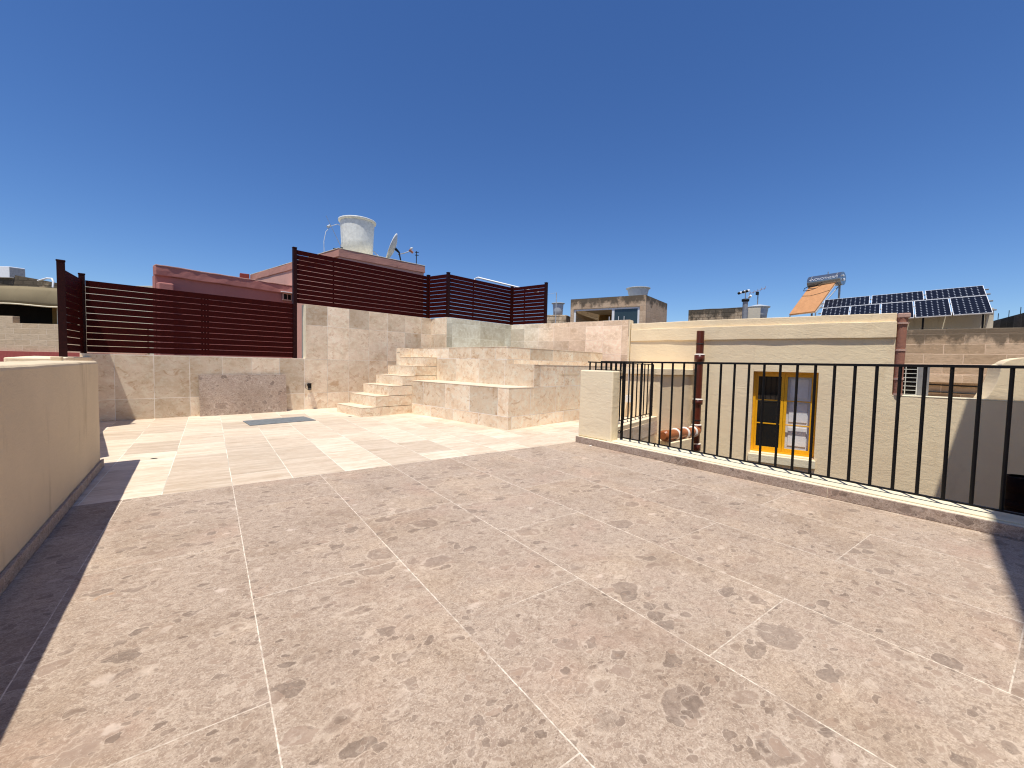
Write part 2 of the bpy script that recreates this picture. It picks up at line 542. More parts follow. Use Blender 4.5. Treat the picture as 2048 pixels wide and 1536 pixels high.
def build(name, mb, mat, parent=None, bevel=0.0, frame='un', rough=0.0, cuts=0, rscale=1.5, loc=None, seg=2):
    off = Vector((0, 0, 0))
    if parent is not None:
        q = parent
        while q is not None:
            off += q.location
            q = q.parent
    elif loc is not None:
        off = Vector(loc)
    me = bpy.data.meshes.new(name)
    me.from_pydata([v - off for v in mb.v], [], mb.f)
    me.validate()
    for p, sm in zip(me.polygons, mb.sm):
        p.use_smooth = sm
    if cuts or rough:
        bm = bmesh.new()
        bm.from_mesh(me)
        for _ in range(cuts):
            longe = [e for e in bm.edges if e.calc_length() > .22]
            if longe:
                bmesh.ops.subdivide_edges(bm, edges=longe, cuts=1, use_grid_fill=True)
        bmesh.ops.remove_doubles(bm, verts=bm.verts, dist=1e-5)
        for v in bm.verts:
            w = (v.co + off) * rscale
            d = mnoise.noise_vector(w) + .5 * mnoise.noise_vector(w * 2.7)
            v.co += d * rough
        bm.normal_update()
        bm.to_mesh(me)
        bm.free()
    me.update()
    uvproj(me, frame, off)
    me.materials.append(mat)
    o = bpy.data.objects.new(name, me)
    C.objects.link(o)
    if parent is not None:
        o.parent = parent
    elif loc is not None:
        o.location = off
    if bevel:
        b = o.modifiers.new('bevel', 'BEVEL')
        b.width = bevel
        b.segments = seg
        b.limit_method = 'ANGLE'
        b.angle_limit = math.radians(50)
    return o


def tag(o, label, cat, group=None):
    o['label'] = label
    o['category'] = cat
    if group:
        o['group'] = group
    return o


def thing(name, label, cat, loc, group=None):
    o = bpy.data.objects.new(name, None)
    o.empty_display_size = .2
    C.objects.link(o)
    o.location = loc
    return tag(o, label, cat, group)


def struct(o):
    o['kind'] = 'structure'
    return o


def copy_tree(o, dz=None, parent=None):
    c = o.copy()
    C.objects.link(c)
    if parent is not None:
        c.parent = parent
    for ch in list(o.children):
        copy_tree(ch, None, c)
    return c


# ---------------------------------------------------------------- camera
cam_d = bpy.data.cameras.new('camera')
cam = bpy.data.objects.new('camera', cam_d)
C.objects.link(cam)
cam_d.sensor_width = 36
cam_d.lens = 36 * 828 / 2048
cam_d.clip_start = .05
cam_d.clip_end = 6000
pitch, roll, yaw = (math.radians(a) for a in (2.7737, 1.324, -36.1277))
cy, sy = math.cos(yaw), math.sin(yaw)
Rz = Matrix(((cy, sy, 0), (-sy, cy, 0), (0, 0, 1)))
B_ = Matrix(((1, 0, 0), (0, 0, -1), (0, 1, 0)))
Rx = Matrix(((1, 0, 0), (0, math.cos(pitch), -math.sin(pitch)), (0, math.sin(pitch), math.cos(pitch))))
Rr = Matrix(((math.cos(roll), -math.sin(roll), 0), (math.sin(roll), math.cos(roll), 0), (0, 0, 1)))
R = Rr @ Rx @ B_ @ Rz
rt, dn, fw = R[0], R[1], R[2]
mw = Matrix(((rt[0], -dn[0], -fw[0], 0), (rt[1], -dn[1], -fw[1], 0), (rt[2], -dn[2], -fw[2], CAMZ), (0, 0, 0, 1)))
cam.matrix_world = mw
S.camera = cam

# ---------------------------------------------------------------- light
sd = Vector((.265, .22, -1)).normalized()
sun_d = bpy.data.lights.new('sun', 'SUN')
sun_d.energy = 5.0
sun_d.angle = math.radians(.53)
sun_d.color = (1.0, .95, .865)
sun = bpy.data.objects.new('sun', sun_d)
C.objects.link(sun)
sun.rotation_euler = sd.to_track_quat('-Z', 'Y').to_euler()
sun.location = (0, 0, 30)
w = bpy.data.worlds.new('World')
S.world = w
w.use_nodes = True
wt = w.node_tree
bg = wt.nodes['Background']
sk = wt.nodes.new('ShaderNodeTexSky')
sk.sky_type = 'NISHITA'
sk.sun_disc = False
sk.sun_elevation = math.asin(-sd.z)
sk.sun_rotation = math.atan2(-sd.x, -sd.y)
sk.altitude = 60
sk.air_density = 1.0
sk.dust_density = .0
sk.ozone_density = 8
hsv = wt.nodes.new('ShaderNodeHueSaturation')
hsv.inputs['Hue'].default_value = .508
hsv.inputs['Saturation'].default_value = 1.13
wt.links.new(sk.outputs[0], hsv.inputs['Color'])
wt.links.new(hsv.outputs[0], bg.inputs[0])
bg.inputs[1].default_value = .124
S.view_settings.view_transform = 'Standard'
S.view_settings.look = 'None'
S.view_settings.exposure = 0
S.view_settings.gamma = 1
S.render.engine = 'CYCLES'
S.cycles.max_bounces = 6
S.cycles.diffuse_bounces = 4
S.cycles.use_denoising = True
S.cycles.filter_width = 1.15

# ---------------------------------------------------------------- setting
g = MB().add([(-3000, -3000, -6), (3000, -3000, -6), (3000, 3000, -6), (-3000, 3000, -6)], [[0, 1, 2, 3]])
struct(build('ground', g, M['ground'], frame='xy'))

# paved terrace: conglomerate slabs near, travertine beyond the boundary row
KX = lambda y: 4.885 + (4.846 - y) * .0307      # face of the kerb
tf = MB().prism([Q(-6, -6), Q(KX(-6) + .2, -6), Q(KX(4.88) + .2, 4.88), Q(-6, 4.88)], -.3, 0)
struct(build('terrace_floor', tf, M['cong'], frame='xy'))
tv = MB().prism([Q(-6, 4.88), Q(4.99, 4.88), Q(5.35, 4.88), Q(8.7, 5.92), P(11.0, 5.4), P(11.0, -.1), P(-4, -.1)], -.3, 0)
struct(build('travertine_paving', tv, M['trav_floor'], frame='xy'))

# ---------------------------------------------------------------- left parapet (foreground)
lx = lambda y: -.915 - .0284 * (y - 3.25)
t = thing('rendered_parapet', 'low cream rendered wall in the left foreground with stone skirting, in shade', 'wall', (lx(0), 2, 0))
mb = MB().prism([Q(lx(-3), -3), Q(lx(6.44), 6.44), Q(lx(6.44) - .36, 6.40), Q(lx(-3) - .36, -3)], 0, 1.195)
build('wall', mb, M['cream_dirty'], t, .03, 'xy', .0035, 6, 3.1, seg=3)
mb = MB().prism([Q(lx(-3) + .001, -3), Q(lx(6.44) + .001, 6.44), Q(lx(6.44) + .022, 6.47), Q(lx(-3) + .022, -3)], .001, .088)
build('skirting', mb, M['cong_plain'], t, .003, 'xy')
st = build('loose_stone', MB().box(-1.31, -1.23, 6.15, 6.23, 1.19, 1.235), M['cream_dirty'], None, .008, 'xy', .006, 2, loc=(-1.27, 6.2, 1.19))
tag(st, 'small loose piece of stone lying on top of the left cream wall', 'stone')

# return wall under the short fence panel
mb = MB().prism([P(-.12, -.3), P(-.12, .02), P(-.33, 1.05), P(-.40, 1.6), P(-.42, 4.0), P(-.85, 4.0), P(-.85, -.3)], 0, 1.215)
o = build('return_wall', mb, M['cream'], None, .012, 'un', .004, 4, loc=P(-.3, .8))
tag(o, 'cream rendered side wall behind the left parapet, carrying the short fence panel', 'wall')

# ---------------------------------------------------------------- back walls
mb = MB().ubox(-.27, 3.664, -.25, 0, -.2, 1.285)
o = build('tiled_wall', mb, M['trav_wall'], None, .004, loc=P(1.7, 0))
tag(o, 'low travertine tiled wall below the long left fence, behind the leaning slab', 'wall')
t = thing('tiled_wall', 'tall stepped travertine wall behind the stairs and raised platform', 'wall', P(6, 0))
poly = [(3.665, 0), (7.45, 0), (7.45, .781), (10.28, .781), (10.85, 5.02), (11.10, 4.99), (10.53, .53), (7.70, .53), (7.70, -.25), (3.665, -.25)]
build('wall', MB().prism([P(*p) for p in poly], -.2, 2.64), M['trav_wall'], t, .004)
mb = MB().ubox(7.452, 10.277, .7815, .790, 1.6, 2.625)
cl = build('cladding', mb, M['trav_grey'], t)
cl['label'] = 'grey green tiles facing the raised platform'
tdir = (P(10.85, 5.02) - P(10.28, .781)).normalized()
tn = Vector((-tdir.y, tdir.x, 0))
if tn.dot(P(0, 0) - P(1, 0)) < 0:
    tn = -tn
a0 = P(10.28, .781) + tdir * .02 + tn * .0015
mb = MB().obox(a0 + Vector((0, 0, .4)), tdir * 4.22, tn * .008, (0, 0, 2.225))
cl = build('cladding', mb, M['trav_fade'], t)
mb = MB().obox(P(10.85, 5.02, 1.0) + tdir * .002, tdir * .02, -tn * .25, (0, 0, 1.63))
build('end_facing', mb, M['cream_bright'], t)

build('end_facing', MB().ubox(3.655, 3.6645, -.25, -.001, 1.28, 2.639), M['cream_top'], t)  # pale plate added to make the tall wall's end look sunlit
# ---------------------------------------------------------------- raised platform, bench, steps
t = thing('raised_platform', 'large travertine clad raised platform with a lower ledge, beside the stairs', 'platform', P(8, 3.2))
build('upper_block', MB().prism([P(6.1, .73), P(6.1, 4.69), P(9.97, 4.69), P(9.97, .785), P(7.44, .785), P(7.44, .73)], 0, 1.63), M['trav_block'], t, .005)
build('lower_block', MB().ubox(6.098, 9.97, 4.691, 5.46, 0, 1.255), M['trav_block'], t, .005)
build('coping', MB().prism([P(6.095, .725), P(6.095, 4.695), P(9.975, 4.695), P(9.975, .79), P(7.435, .79), P(7.435, .725)], 1.6305, 1.642), M['trav_top'], t, .003)
build('coping', MB().ubox(6.097, 9.975, 4.697, 5.465, 1.2555, 1.266), M['trav_top'], t, .003)
# access hatch joints on the near face
hp = MB()
for a in ((6.945, 6.951, .28, 1.06), (7.685, 7.691, .28, 1.06)):
    hp.ubox(a[0], a[1], 5.4595, 5.4635, a[2], a[3])
hp.ubox(6.945, 7.691, 5.4595, 5.4635, .274, .28)
hp.ubox(6.945, 7.691, 5.4595, 5.4635, 1.06, 1.066)
o = build('access_panel', hp, M['cream_top'], t)
t = thing('tiled_bench', 'long travertine bench built along the front of the raised platform', 'bench', P(5.7, 3.8))
build('seat_block', MB().ubox(5.365, 6.096, 2.152, 5.458, 0, .797), M['trav_block'], t, .004)
build('seat_top', MB().ubox(5.36, 6.096, 2.153, 5.462, .7975, .808), M['trav_top'], t, .003)

t = thing('stone_steps', 'flight of travertine steps climbing to the raised platform', 'stairs', P(4.9, 1.5))
US = [4.07, 4.41, 4.75, 5.10, 5.437, 5.776]
ZS = [.205, .454, .69, .925, 1.167, 1.393]
z0 = 0.0
for i in range(6):
    n0 = .87 if i < 5 else .921
    s_ = build('step', MB().ubox(US[i], 6.094, n0, 2.15, z0, ZS[i] - .012), M['trav_step'], t, .003)
    build('tread', MB().ubox(US[i] - .004, US[i + 1] if i < 5 else 6.094, n0 - .003, 2.153, ZS[i] - .0118, ZS[i]), M['trav_top'], s_, .002)
    z0 = ZS[i]
pw = MB().ubox(5.776, 6.093, .73, .868, 0, 1.166)
pw.ubox(5.776, 6.093, .73, .919, 1.168, 1.628)
build('side_parapet', pw, M['trav_step'], t, .003)
build('joint', MB().ubox(5.7745, 5.7755, .76, .92, 1.505, 1.511), M['dark'], t)

# ---------------------------------------------------------------- leaning slab, cover, lamp
t0 = P(1.47, .11)
bdir = (P(3.185, .15) - P(1.47, .115)).normalized()
nd = Vector((bdir.y, -bdir.x, 0))
up = (Vector((0, 0, .885)) - nd * .105)
mb = MB().obox(P(1.47, .115, .001) , bdir * 1.70, nd * .022, up)
o = build('stone_slab', mb, M['cong_plain'], None, .004, loc=P(2.3, .12))
tag(o, 'loose grey brown marble slab leaning against the low tiled wall', 'slab')
mb = MB().prism([Q(.513, 9.787), Q(1.652, 10.007), Q(1.77, 9.30), Q(.59, 9.07)], .001, .012)
o = build('floor_cover', mb, M['slate'], None, .003, 'xy', loc=(1.13, 9.55, 0))
tag(o, 'dark grey rectangular slate sheet lying on the travertine paving', 'floor cover')

def lamp():
    t = thing('wall_light', 'small black cylindrical spot lamp on the travertine wall by the stairs', 'wall light', P(3.735, 0, .60))
    a = P(3.72, .085, .50)
    b = P(3.72, .085, .665)
    build('body', MB().cyl(a, b, .042, seg=20), M['iron'], t)
    build('trim_ring', MB().cyl(a + Vector((0, 0, .016)), a + Vector((0, 0, .032)), .0435, seg=20), M['steel'], t)
    br = MB().obox(P(3.69, .001, .60), P(3.75, 0) - P(3.69, 0), P(0, .05) - P(0, 0), (0, 0, .05))
    build('bracket', br, M['iron'], t)
    pts = [P(3.69, .06, .65), P(3.645, .05, .645), P(3.63, .045, .60), P(3.64, .045, .54), P(3.68, .06, .51)]
    build('cable', MB().tube(pts, .005, 8), M['rubber'], t)
lamp()

for (x, y, r, c, lab) in ((4.85, 4.50, .022, 'sealant', 'small white stone chip on the paving beside the kerb'),
                          (-.57, 6.67, .03, 'dark', 'dark dry leaf fragment on the paving past the left wall'),
                          (2.54, 9.64, .035, 'dark', 'dark speck of debris on the paving in front of the first step')):
    o = build('debris', MB().lathe(Q(x, y, 0), [(0, 0.001), (r, .003), (r * .7, .016), (0, .02)], 7, False), M[c], None, 0, 'xy', .004, 0, 40, loc=(x, y, 0))
    o.scale = (1.3, .7, .8 if c == 'sealant' else .3)
    tag(o, lab, 'debris')


# ---------------------------------------------------------------- slatted fences
def fence_panel(t, a, b, z0, z1, n=11, stiles=()):
    d = (b - a)
    L = d.length
    d.normalize()
    q = Vector((-d.y, d.x, 0))
    mb = MB()
    pitch_ = (z1 - z0) / n
    for i in range(n):
        zz = z0 + i * pitch_
        mb.obox(a + q * -.011 + Vector((0, 0, zz + .006)), d * L, q * .022 + Vector((0, 0, random.uniform(-.0015, .0015))), (0, 0, pitch_ - .0115))
    o = build('slat_panel', mb, M['fence'], t)
    if stiles:
        sb = MB()
        # stile stands on the far side of the slats
        far = q if (a + q * .1).length > (a - q * .1).length else -q
        for s_ in stiles:
            sb.obox(a + d * (L * s_) + far * .013 + Vector((0, 0, z0)), d * .03, far * .025, (0, 0, z1 - z0 - .02))
        build('stile', sb, M['fence_post'], t)
    return o


def fence_post(t, p, z0, z1, w=.085):
    h = w / 2
    a = P(1, 0) - P(0, 0)
    b = P(0, 1) - P(0, 0)
    o = build('post', MB().obox(p - a * h - b * h + Vector((0, 0, z0)), a * w, b * w, (0, 0, z1 - z0 - .02)), M['fence_post'], t, .004)
    h += .006
    build('cap', MB().obox(p - a * h - b * h + Vector((0, 0, z1 - .0195)), a * 2 * h, b * 2 * h, (0, 0, .022)), M['fence_post'], o, .006)


FL = P(-.22, -.13)
FR = P(3.40, -.13)
FN = P(-.46, 1.08)
t = thing('slatted_fence', 'long lower dark maroon slatted screen on the low tiled wall at left', 'fence', P(1.5, -.09, 1.28))
fence_panel(t, FL + (FR - FL).normalized() * .045, FR, 1.305, 2.635, 11, (.485, .50, .515))
dd = (FN - FL).normalized()
fence_panel(t, FL + dd * .045, FN - dd * .045, 1.305, 2.635, 11)
fence_post(t, FL, 1.286, 2.745)
fence_post(t, FN, 1.216, 2.755, .095)
t = thing('slatted_fence', 'higher dark maroon slatted screen zigzagging along the top of the tall travertine wall', 'fence', P(6, -.09, 2.64))
g0, g1, g2, g3 = P(3.445, -.13), P(7.40, -.13), P(7.55, .69), P(10.38, .69)
g4 = P(10.36, .69) + tdir * 1.42
fence_post(t, g0, 1.286, 4.015)
for p in (g1, g2, g3, g4):
    fence_post(t, p, 2.641, 4.01)
for a, b, sti in ((g0, g1, (.24,)), (g1, g2, ()), (g2, g3, (.36,)), (g3, g4, (.36,))):
    dd = (b - a).normalized()
    fence_panel(t, a + dd * .012, b - dd * .012, 2.655, 3.965, 11, sti)

# ---------------------------------------------------------------- kerb, pillar, light-well walls
t = thing('kerb_wall', 'long low kerb with speckled marble facing and cream top below the black railing', 'kerb', (KX(1) + .2, 1, 0))
y0, y1 = -4.0, 4.87
mb = MB().prism([Q(KX(y0), y0), Q(KX(y1), y1), Q(KX(y1) + .024, y1), Q(KX(y0) + .024, y0)], .001, .102)
build('stone_facing', mb, M['cong_plain'], t, .004, 'xy')
mb = MB().prism([Q(KX(y0) + .0245, y0), Q(KX(4.88) + .0245, 4.88), Q(KX(4.88) + .47, 4.95), Q(KX(y0) + .45, y0)], -3.2, .099)
build('wall', mb, M['cream_top'], t, 0, 'xy')
mb = MB().prism([Q(KX(y0) + .10, y0), Q(KX(4.3) + .10, 4.3), Q(KX(4.3) + .46, 4.3), Q(KX(y0) + .46, y0)], .0995, .112)
build('coping', mb, M['cream_top'], t, .004, 'xy', .002, 5, 3)
jt = MB().box(KX(1.43) - .0012, KX(1.43) + .001, 1.43, 1.434, .002, .1025)
build('joint', jt, M['cream_top'], t, 0, 'xy')

mb = MB().prism([Q(4.945, 4.87), Q(5.005, 4.23), Q(5.20, 4.25), Q(5.14, 4.89)], .1005, 1.195)
o = build('rendered_pillar', mb, M['cream_bright'], None, .018, 'xy', .004, 4, 2.5, loc=(5.07, 4.55, .1))
tag(o, 'short cream rendered pillar at the far end of the black railing', 'pillar')

A1, A2 = Q(5.33, 4.90), Q(8.63, 5.90)
ad = (A2 - A1).normalized()
an = Vector((-ad.y, ad.x, 0))
mb = MB().prism([A1, A2, A2 + an * .28, A1 + an * .28], -3.2, .10)
o = build('light_well_wall', mb, M['cream'], None, .01, 'xy', .003, 4, loc=A1 + ad * 1.5)
tag(o, 'low cream wall across the end of the light well, under the far railing', 'wall')

t = thing('roof_box', 'cream rendered block with a projecting coping beside the brown drain pipe', 'roof structure', (9.4, 6.2, 0))
c0 = Q(8.65, 5.88)
bu = (P(1, 0) - P(0, 0))
bn = (P(0, 1) - P(0, 0))
c1 = Q(10.40, 5.98)
c2 = c1 - bn * 1.5 + bu * .2
c3 = c0 - bn * 2.0
build('wall', MB().prism([c0, c1, c2, c3], -3.2, 1.085), M['cream'], t, .01, 'xy', .004, 4)
e = .055
build('coping', MB().prism([c0 + bn * e - bu * e, c1 + bn * e, c2, c3 - bu * e], 1.0855, 1.235), M['cream'], t, .01, 'xy', .006, 5, 3)
pl = MB().prism([Q(8.45, 5.40), Q(9.62, 5.52), Q(9.60, 5.95), Q(8.60, 5.85)], -3.2, -.45)
build('plinth', pl, M['cream'], t, .01, 'xy')
pts = [Q(8.34, 6.62, 1.20), Q(8.34, 6.62, .62)]
o = build('conduit', MB().tube([Q(8.42, 6.60, 1.20), Q(8.42, 6.60, .55), Q(8.42, 6.60, .40)], .025, 10).box(8.38, 8.47, 6.56, 6.66, .38, .55), M['white_pvc'], None, 0, 'xy', loc=(8.42, 6.6, .4))
tag(o, 'white plastic conduit fixed to the cream block behind the railing', 'conduit')


# ---------------------------------------------------------------- railings
def bar_mesh(h, r=.0142):
    mb = MB().cyl((0, 0, 0), (0, 0, h), r, seg=8)
    me = bpy.data.meshes.new('bar')
    me.from_pydata([tuple(v) for v in mb.v], [], mb.f)
    for p, sm in zip(me.polygons, mb.sm):
        p.use_smooth = sm
    uvproj(me, 'xy', Vector((0, 0, 0)))
    me.materials.append(M['iron'])
    return me


RX = lambda y: 5.222 + (4.2 - y) * .0075
t = thing('iron_railing', 'long black iron railing with vertical bars along the kerb on the right', 'railing', (RX(1.5), 1.5, .11))
loc0 = t.location
yA, yB = 4.20, -2.6
def rail(name, a, b, wx, hz, t):
    d = b - a
    q = Vector((-d.y, d.x, 0)).normalized()
    build(name, MB().obox(a - q * wx / 2, d, q * wx, (0, 0, hz)), M['iron'], t, .003, 'xy')
rail('top_rail', Q(RX(4.66), 4.66, 1.326), Q(RX(yB), yB, 1.324), .036, .025, t)
rail('bottom_rail', Q(RX(yA), yA, .146), Q(RX(yB), yB, .146), .03, .016, t)
me = bar_mesh(1.165)
yy = yA
first = True
k_ = 0
while yy > yB:
    o = bpy.data.objects.new('bar', me)
    C.objects.link(o)
    o.parent = t
    o.location = Q(RX(yy), yy, .161) - loc0
    yy -= .1685
    k_ += 1
p0 = Q(RX(yA), yA, 0)
build('post', MB().obox(p0 + Vector((-.016, -.016, .13)), (.032, 0, 0), (0, .032, 0), (0, 0, 1.19)), M['iron'], t, .002, 'xy')
for y_ in (3.6, 1.66, -.2, -1.8):
    build('foot', MB().cyl(Q(RX(y_), y_, .111), Q(RX(y_), y_, .15), .010, seg=8), M['iron'], t, 0, 'xy')
for z_ in (.25, 1.10):
    lug = MB()
    lug.tube([Q(RX(yA) - .075 + .022 * math.cos(a), yA - .012, z_ + .022 * math.sin(a)) for a in [i * math.pi / 6 for i in range(13)]], .007, 8)
    lug.cyl(Q(RX(yA) - .055, yA - .012, z_), Q(RX(yA), yA, z_), .007, seg=8)
    build('bracket', lug, M['iron'], t, 0, 'xy')
# the short part standing on the pillar
rail('bottom_rail', Q(RX(4.66) - .10, 4.66, 1.199), Q(RX(4.22) - .03, 4.22, 1.199), .028, .014, t)
ms = bar_mesh(.128)
for i in range(5):
    y_ = 4.655 - i * .098
    o = bpy.data.objects.new('bar', ms)
    C.objects.link(o)
    o.parent = t
    o.location = Q(RX(y_), y_, 1.20) - loc0

t = thing('iron_railing', 'shorter black iron railing crossing the light well behind the pillar', 'railing', A1 + ad * 1.7 + Vector((0, 0, .1)))
r0 = A1 + an * .13 + ad * .02
r1 = A1 + an * .13 + ad * 3.38
rail('top_rail', r0 + Vector((0, 0, 1.322)), r1 + Vector((0, 0, 1.322)), .036, .022, t)
rail('bottom_rail', r0 + Vector((0, 0, .16)), r1 + Vector((0, 0, .16)), .026, .015, t)
me2 = bar_mesh(1.15)
for i in range(15):
    q = r0 + ad * (.05 + i * .23)
    o = bpy.data.objects.new('bar', me2)
    C.objects.link(o)
    o.parent = t
    o.location = Vector((q.x, q.y, .174)) - t.location
build('post', MB().obox(r1 + Vector((-.02, -.02, .101)), (.04, 0, 0), (0, .04, 0), (0, 0, 1.235)), M['iron'], t, .002, 'xy')
for z_ in (.32, 1.02):
    build('bracket', MB().cyl(r1 + Vector((0, 0, z_)), r1 + ad * .07 + Vector((0, 0, z_)), .012, seg=8), M['iron'], t, 0, 'xy')


# ---------------------------------------------------------------- drain pipe with branch
def collar(mb, p, r, h):
    mb.lathe(p, [(r * .98, 0), (r * 1.30, .012), (r * 1.30, h), (r * 1.05, h + .004)], 24)


t = thing('drain_pipe', 'brown vertical drain pipe with white sealed joints and an orange elbow branch', 'pipe', (10.16, 5.78, -3))
pc = Q(10.16, 5.78, 0)
build('pipe', MB().cyl(pc + Vector((0, 0, -3.2)), pc + Vector((0, 0, 2.22)), .092, seg=24), M['pipe'], t)
for z_, h_ in ((1.43, .17), (.33, .12), (-.37, .16), (-.86, .16), (-1.12, .22)):
    mb = MB()
    collar(mb, pc + Vector((0, 0, z_)), .095, h_)
    c = build('collar', mb, M['pipe'], t)
    build('sealant', MB().lathe(pc + Vector((0, 0, z_ + h_ + .004)), [(.094, 0), (.128, .002), (.118, .022), (.094, .035)], 24), M['sealant'], c)
for z_ in (1.88, -.08):
    build('clip', MB().lathe(pc + Vector((0, 0, z_)), [(.093, 0), (.10, .002), (.10, .022), (.093, .024)], 24), M['rubber'], t)
# branch
bz = -.30
e0 = Q(8.42, 5.56, bz)
e1 = Q(10.10, 5.72, bz - .04)
bd = (e1 - e0).normalized()
br = build('branch', MB().cyl(e0, e1, .125, .10, 24), M['pipe_orange'], t)
build('end_cap', MB().lathe(e0, [(.125, -.125), (.125, .125)], 3) if False else MB().cyl(e0 - bd * .05, e0 + bd * .001, .085, .125, 24), M['pipe_orange'], br)
for s_ in (.52, 1.0, 1.42):
    q = e0 + bd * s_
    build('collar', MB().cyl(q, q + bd * .09, .145, seg=24), M['pipe_orange'], br)
    build('sealant', MB().cyl(q - bd * .03, q - bd * .0005, .118, .147, 24, True), M['sealant'], br)

# brown pipe at the right edge, its shadow put into the colour
pq = Q(10.35, .42, 0)
t = thing('drain_pipe', 'thick brown pipe coloured dark for shadow, in the shaded light well at the right edge', 'pipe', (pq.x, pq.y, -3))
build('pipe', MB().cyl(pq + Vector((0, 0, -3.2)), pq + Vector((0, 0, -.36)), .20, seg=24), M['pipe_shaded'], t)
mb = MB()
collar(mb, pq + Vector((0, 0, -.58)), .17, .25)
build('collar', mb, M['pipe_shaded'], t)
build('rim', MB().lathe(pq + Vector((0, 0, -.82)), [(.20, 0), (.245, .015), (.245, .09), (.20, .11)], 24), M['pipe_shaded'], t)


# ---------------------------------------------------------------- house across the light well
h0, h1, h2, h3 = P(10.88, 5.06), P(10.95, 7.0), P(11.53, 10.72), P(12.25, 15.4)
hd = (h2 - h1).normalized()                 # along the right-hand facade
hn = Vector((hd.y, -hd.x, 0))
if hn.dot(P(0, 0) - P(1, 0)) < 0:
    hn = -hn                                 # out of the wall, to the viewer
Hs = lambda s_, d=0.0, z=0.0: h1 + hd * s_ + hn * d + Vector((0, 0, z))
t = thing('rendered_house', 'cream rendered house wall with moulded top and a yellow window, across the light well', 'house', Hs(1.5, -.5, -3))
back = -hn * 3.0
W0s, W1s, WZ0, WZ1 = 1.25, 2.54, -.765, 1.228
sE = 3.80


def facade(mb, s0, s1, z0, z1, thick=.3):
    mb.prism([Hs(s0), Hs(s1), Hs(s1, -thick), Hs(s0, -thick)], z0, z1)


# wall around the window opening (butted pieces)
mb = MB()
mb.prism([h0, h1, Hs(W0s), Hs(W0s, -.3), h1 - hn * .3, h0 - hn * .3], -3.2, 2.005)
wl = build('wall', mb, M['cream_bright'] if False else M['cream'], t, 0, 'un', .004, 5, 1.4)
mb = MB()
facade(mb, W0s, W1s, -3.2, WZ0)
build('wall', mb, M['cream'], t, 0, 'un')
mb = MB()
facade(mb, W0s, W1s, WZ1, 2.005)
build('wall', mb, M['cream'], t, 0, 'un')
mb = MB()
facade(mb, W1s, sE, -3.2, 2.005)
build('wall', mb, M['cream'], t, 0, 'un', .003, 4, 1.4)
# low terrace wall to the right
mb = MB()
facade(mb, sE, 8.6, -3.2, .775, .32)
build('terrace_wall', mb, M['cream'], t, 0, 'un', .0025, 4, 1.4)
build('terrace_coping', MB().prism([Hs(sE, .006), Hs(8.6, .006), Hs(8.6, -.33), Hs(sE, -.33)], .7755, .80), M['cream_top'], t, .008)
# moulding band and parapet
mb = MB().prism([h0 + hn * .03, h1 + hn * .05, Hs(sE, .05), Hs(sE, -.3), h1 - hn * .3, h0 - hn * .3], 2.0055, 2.345)
build('cornice', mb, M['cream'], t, .012, 'un', .012, 6, 1.1)
mb = MB().prism([h0 - hn * .01, h1 - hn * .005, Hs(sE, -.005), Hs(sE, -.28), h1 - hn * .28, h0 - hn * .28], 2.3455, 2.522)
build('parapet', mb, M['cream'], t, .012, 'un', .006, 6, 1.6)
mb = MB().prism([h0 - hn * .31, Hs(sE, -.31), Hs(sE, -3.2), h0 - hn * 3.2], 1.9, 2.1)
build('roof', mb, M['tan'], t)
mb = MB().prism([Hs(sE, -.305), Hs(sE, -3.2), Hs(sE - .25, -3.2), Hs(sE - .25, -.305)], -3.2, 2.0)
build('side_wall', mb, M['cream'], t)

# window: recessed yellow timber casements
wd = .23
win = MB()
def wbar(mb, s0, s1, z0, z1, d0=wd, th=.05):
    mb.prism([Hs(s0, -d0), Hs(s1, -d0), Hs(s1, -d0 - th), Hs(s0, -d0 - th)], z0, z1)
wbar(win, W0s, W0s + .055, WZ0, WZ1, wd - .03, .09)
wbar(win, W1s - .055, W1s, WZ0, WZ1, wd - .03, .09)
wbar(win, W0s + .055, W1s - .055, WZ1 - .05, WZ1, wd - .03, .09)
wbar(win, W0s + .055, W1s - .055, WZ0, WZ0 + .04, wd - .03, .09)
wf = build('window', win, M['yellow'], t, .004)
mid = (W0s + W1s) / 2
for side, (a, b) in enumerate(((W0s + .056, mid - .003), (mid + .003, W1s - .056))):
    z0_, z1_ = WZ0 + .041, WZ1 - .051
    sw = .06
    cs = MB()
    wbar(cs, a, a + sw * (.75 if side == 0 else 1), z0_, z1_)
    wbar(cs, b - sw, b, z0_, z1_)
    a2, b2 = a + sw * (.75 if side == 0 else 1), b - sw
    wbar(cs, a2, b2, z1_ - .07, z1_)
    wbar(cs, a2, b2, z0_, z0_ + .09)
    zz0, zz1 = z0_ + .09, z1_ - .07
    hh = (zz1 - zz0) / 3
    for i in (1, 2):
        wbar(cs, a2, b2, zz0 + hh * i - .013, zz0 + hh * i + .013, wd + .006, .03)
    build('casement', cs, M['yellow'], wf, .003)
    pg = MB()
    wbar(pg, a2, b2, zz0, zz1, wd + .022, .004)
    if side == 0:
        build('pane', pg, M['glass'], wf)
    else:
        # white panelled inner shutter behind the right-hand leaf
        sh = MB()
        wbar(sh, a2 - .02, b2 + .02, zz0 - .02, zz1 + .02, wd + .10, .02)
        for i in range(3):
            wbar(sh, a2 + .05, b2 - .05, zz0 + hh * i + .07, zz0 + hh * (i + 1) - .05, wd + .085, .0145)
        build('inner_shutter', sh, M['white'], wf, .012)
rm = MB()
wbar(rm, W0s - .05, W1s + .05, WZ0 - .1, WZ1 + .1, .45, .02)
build('room_back', rm, M['dark'], wf)
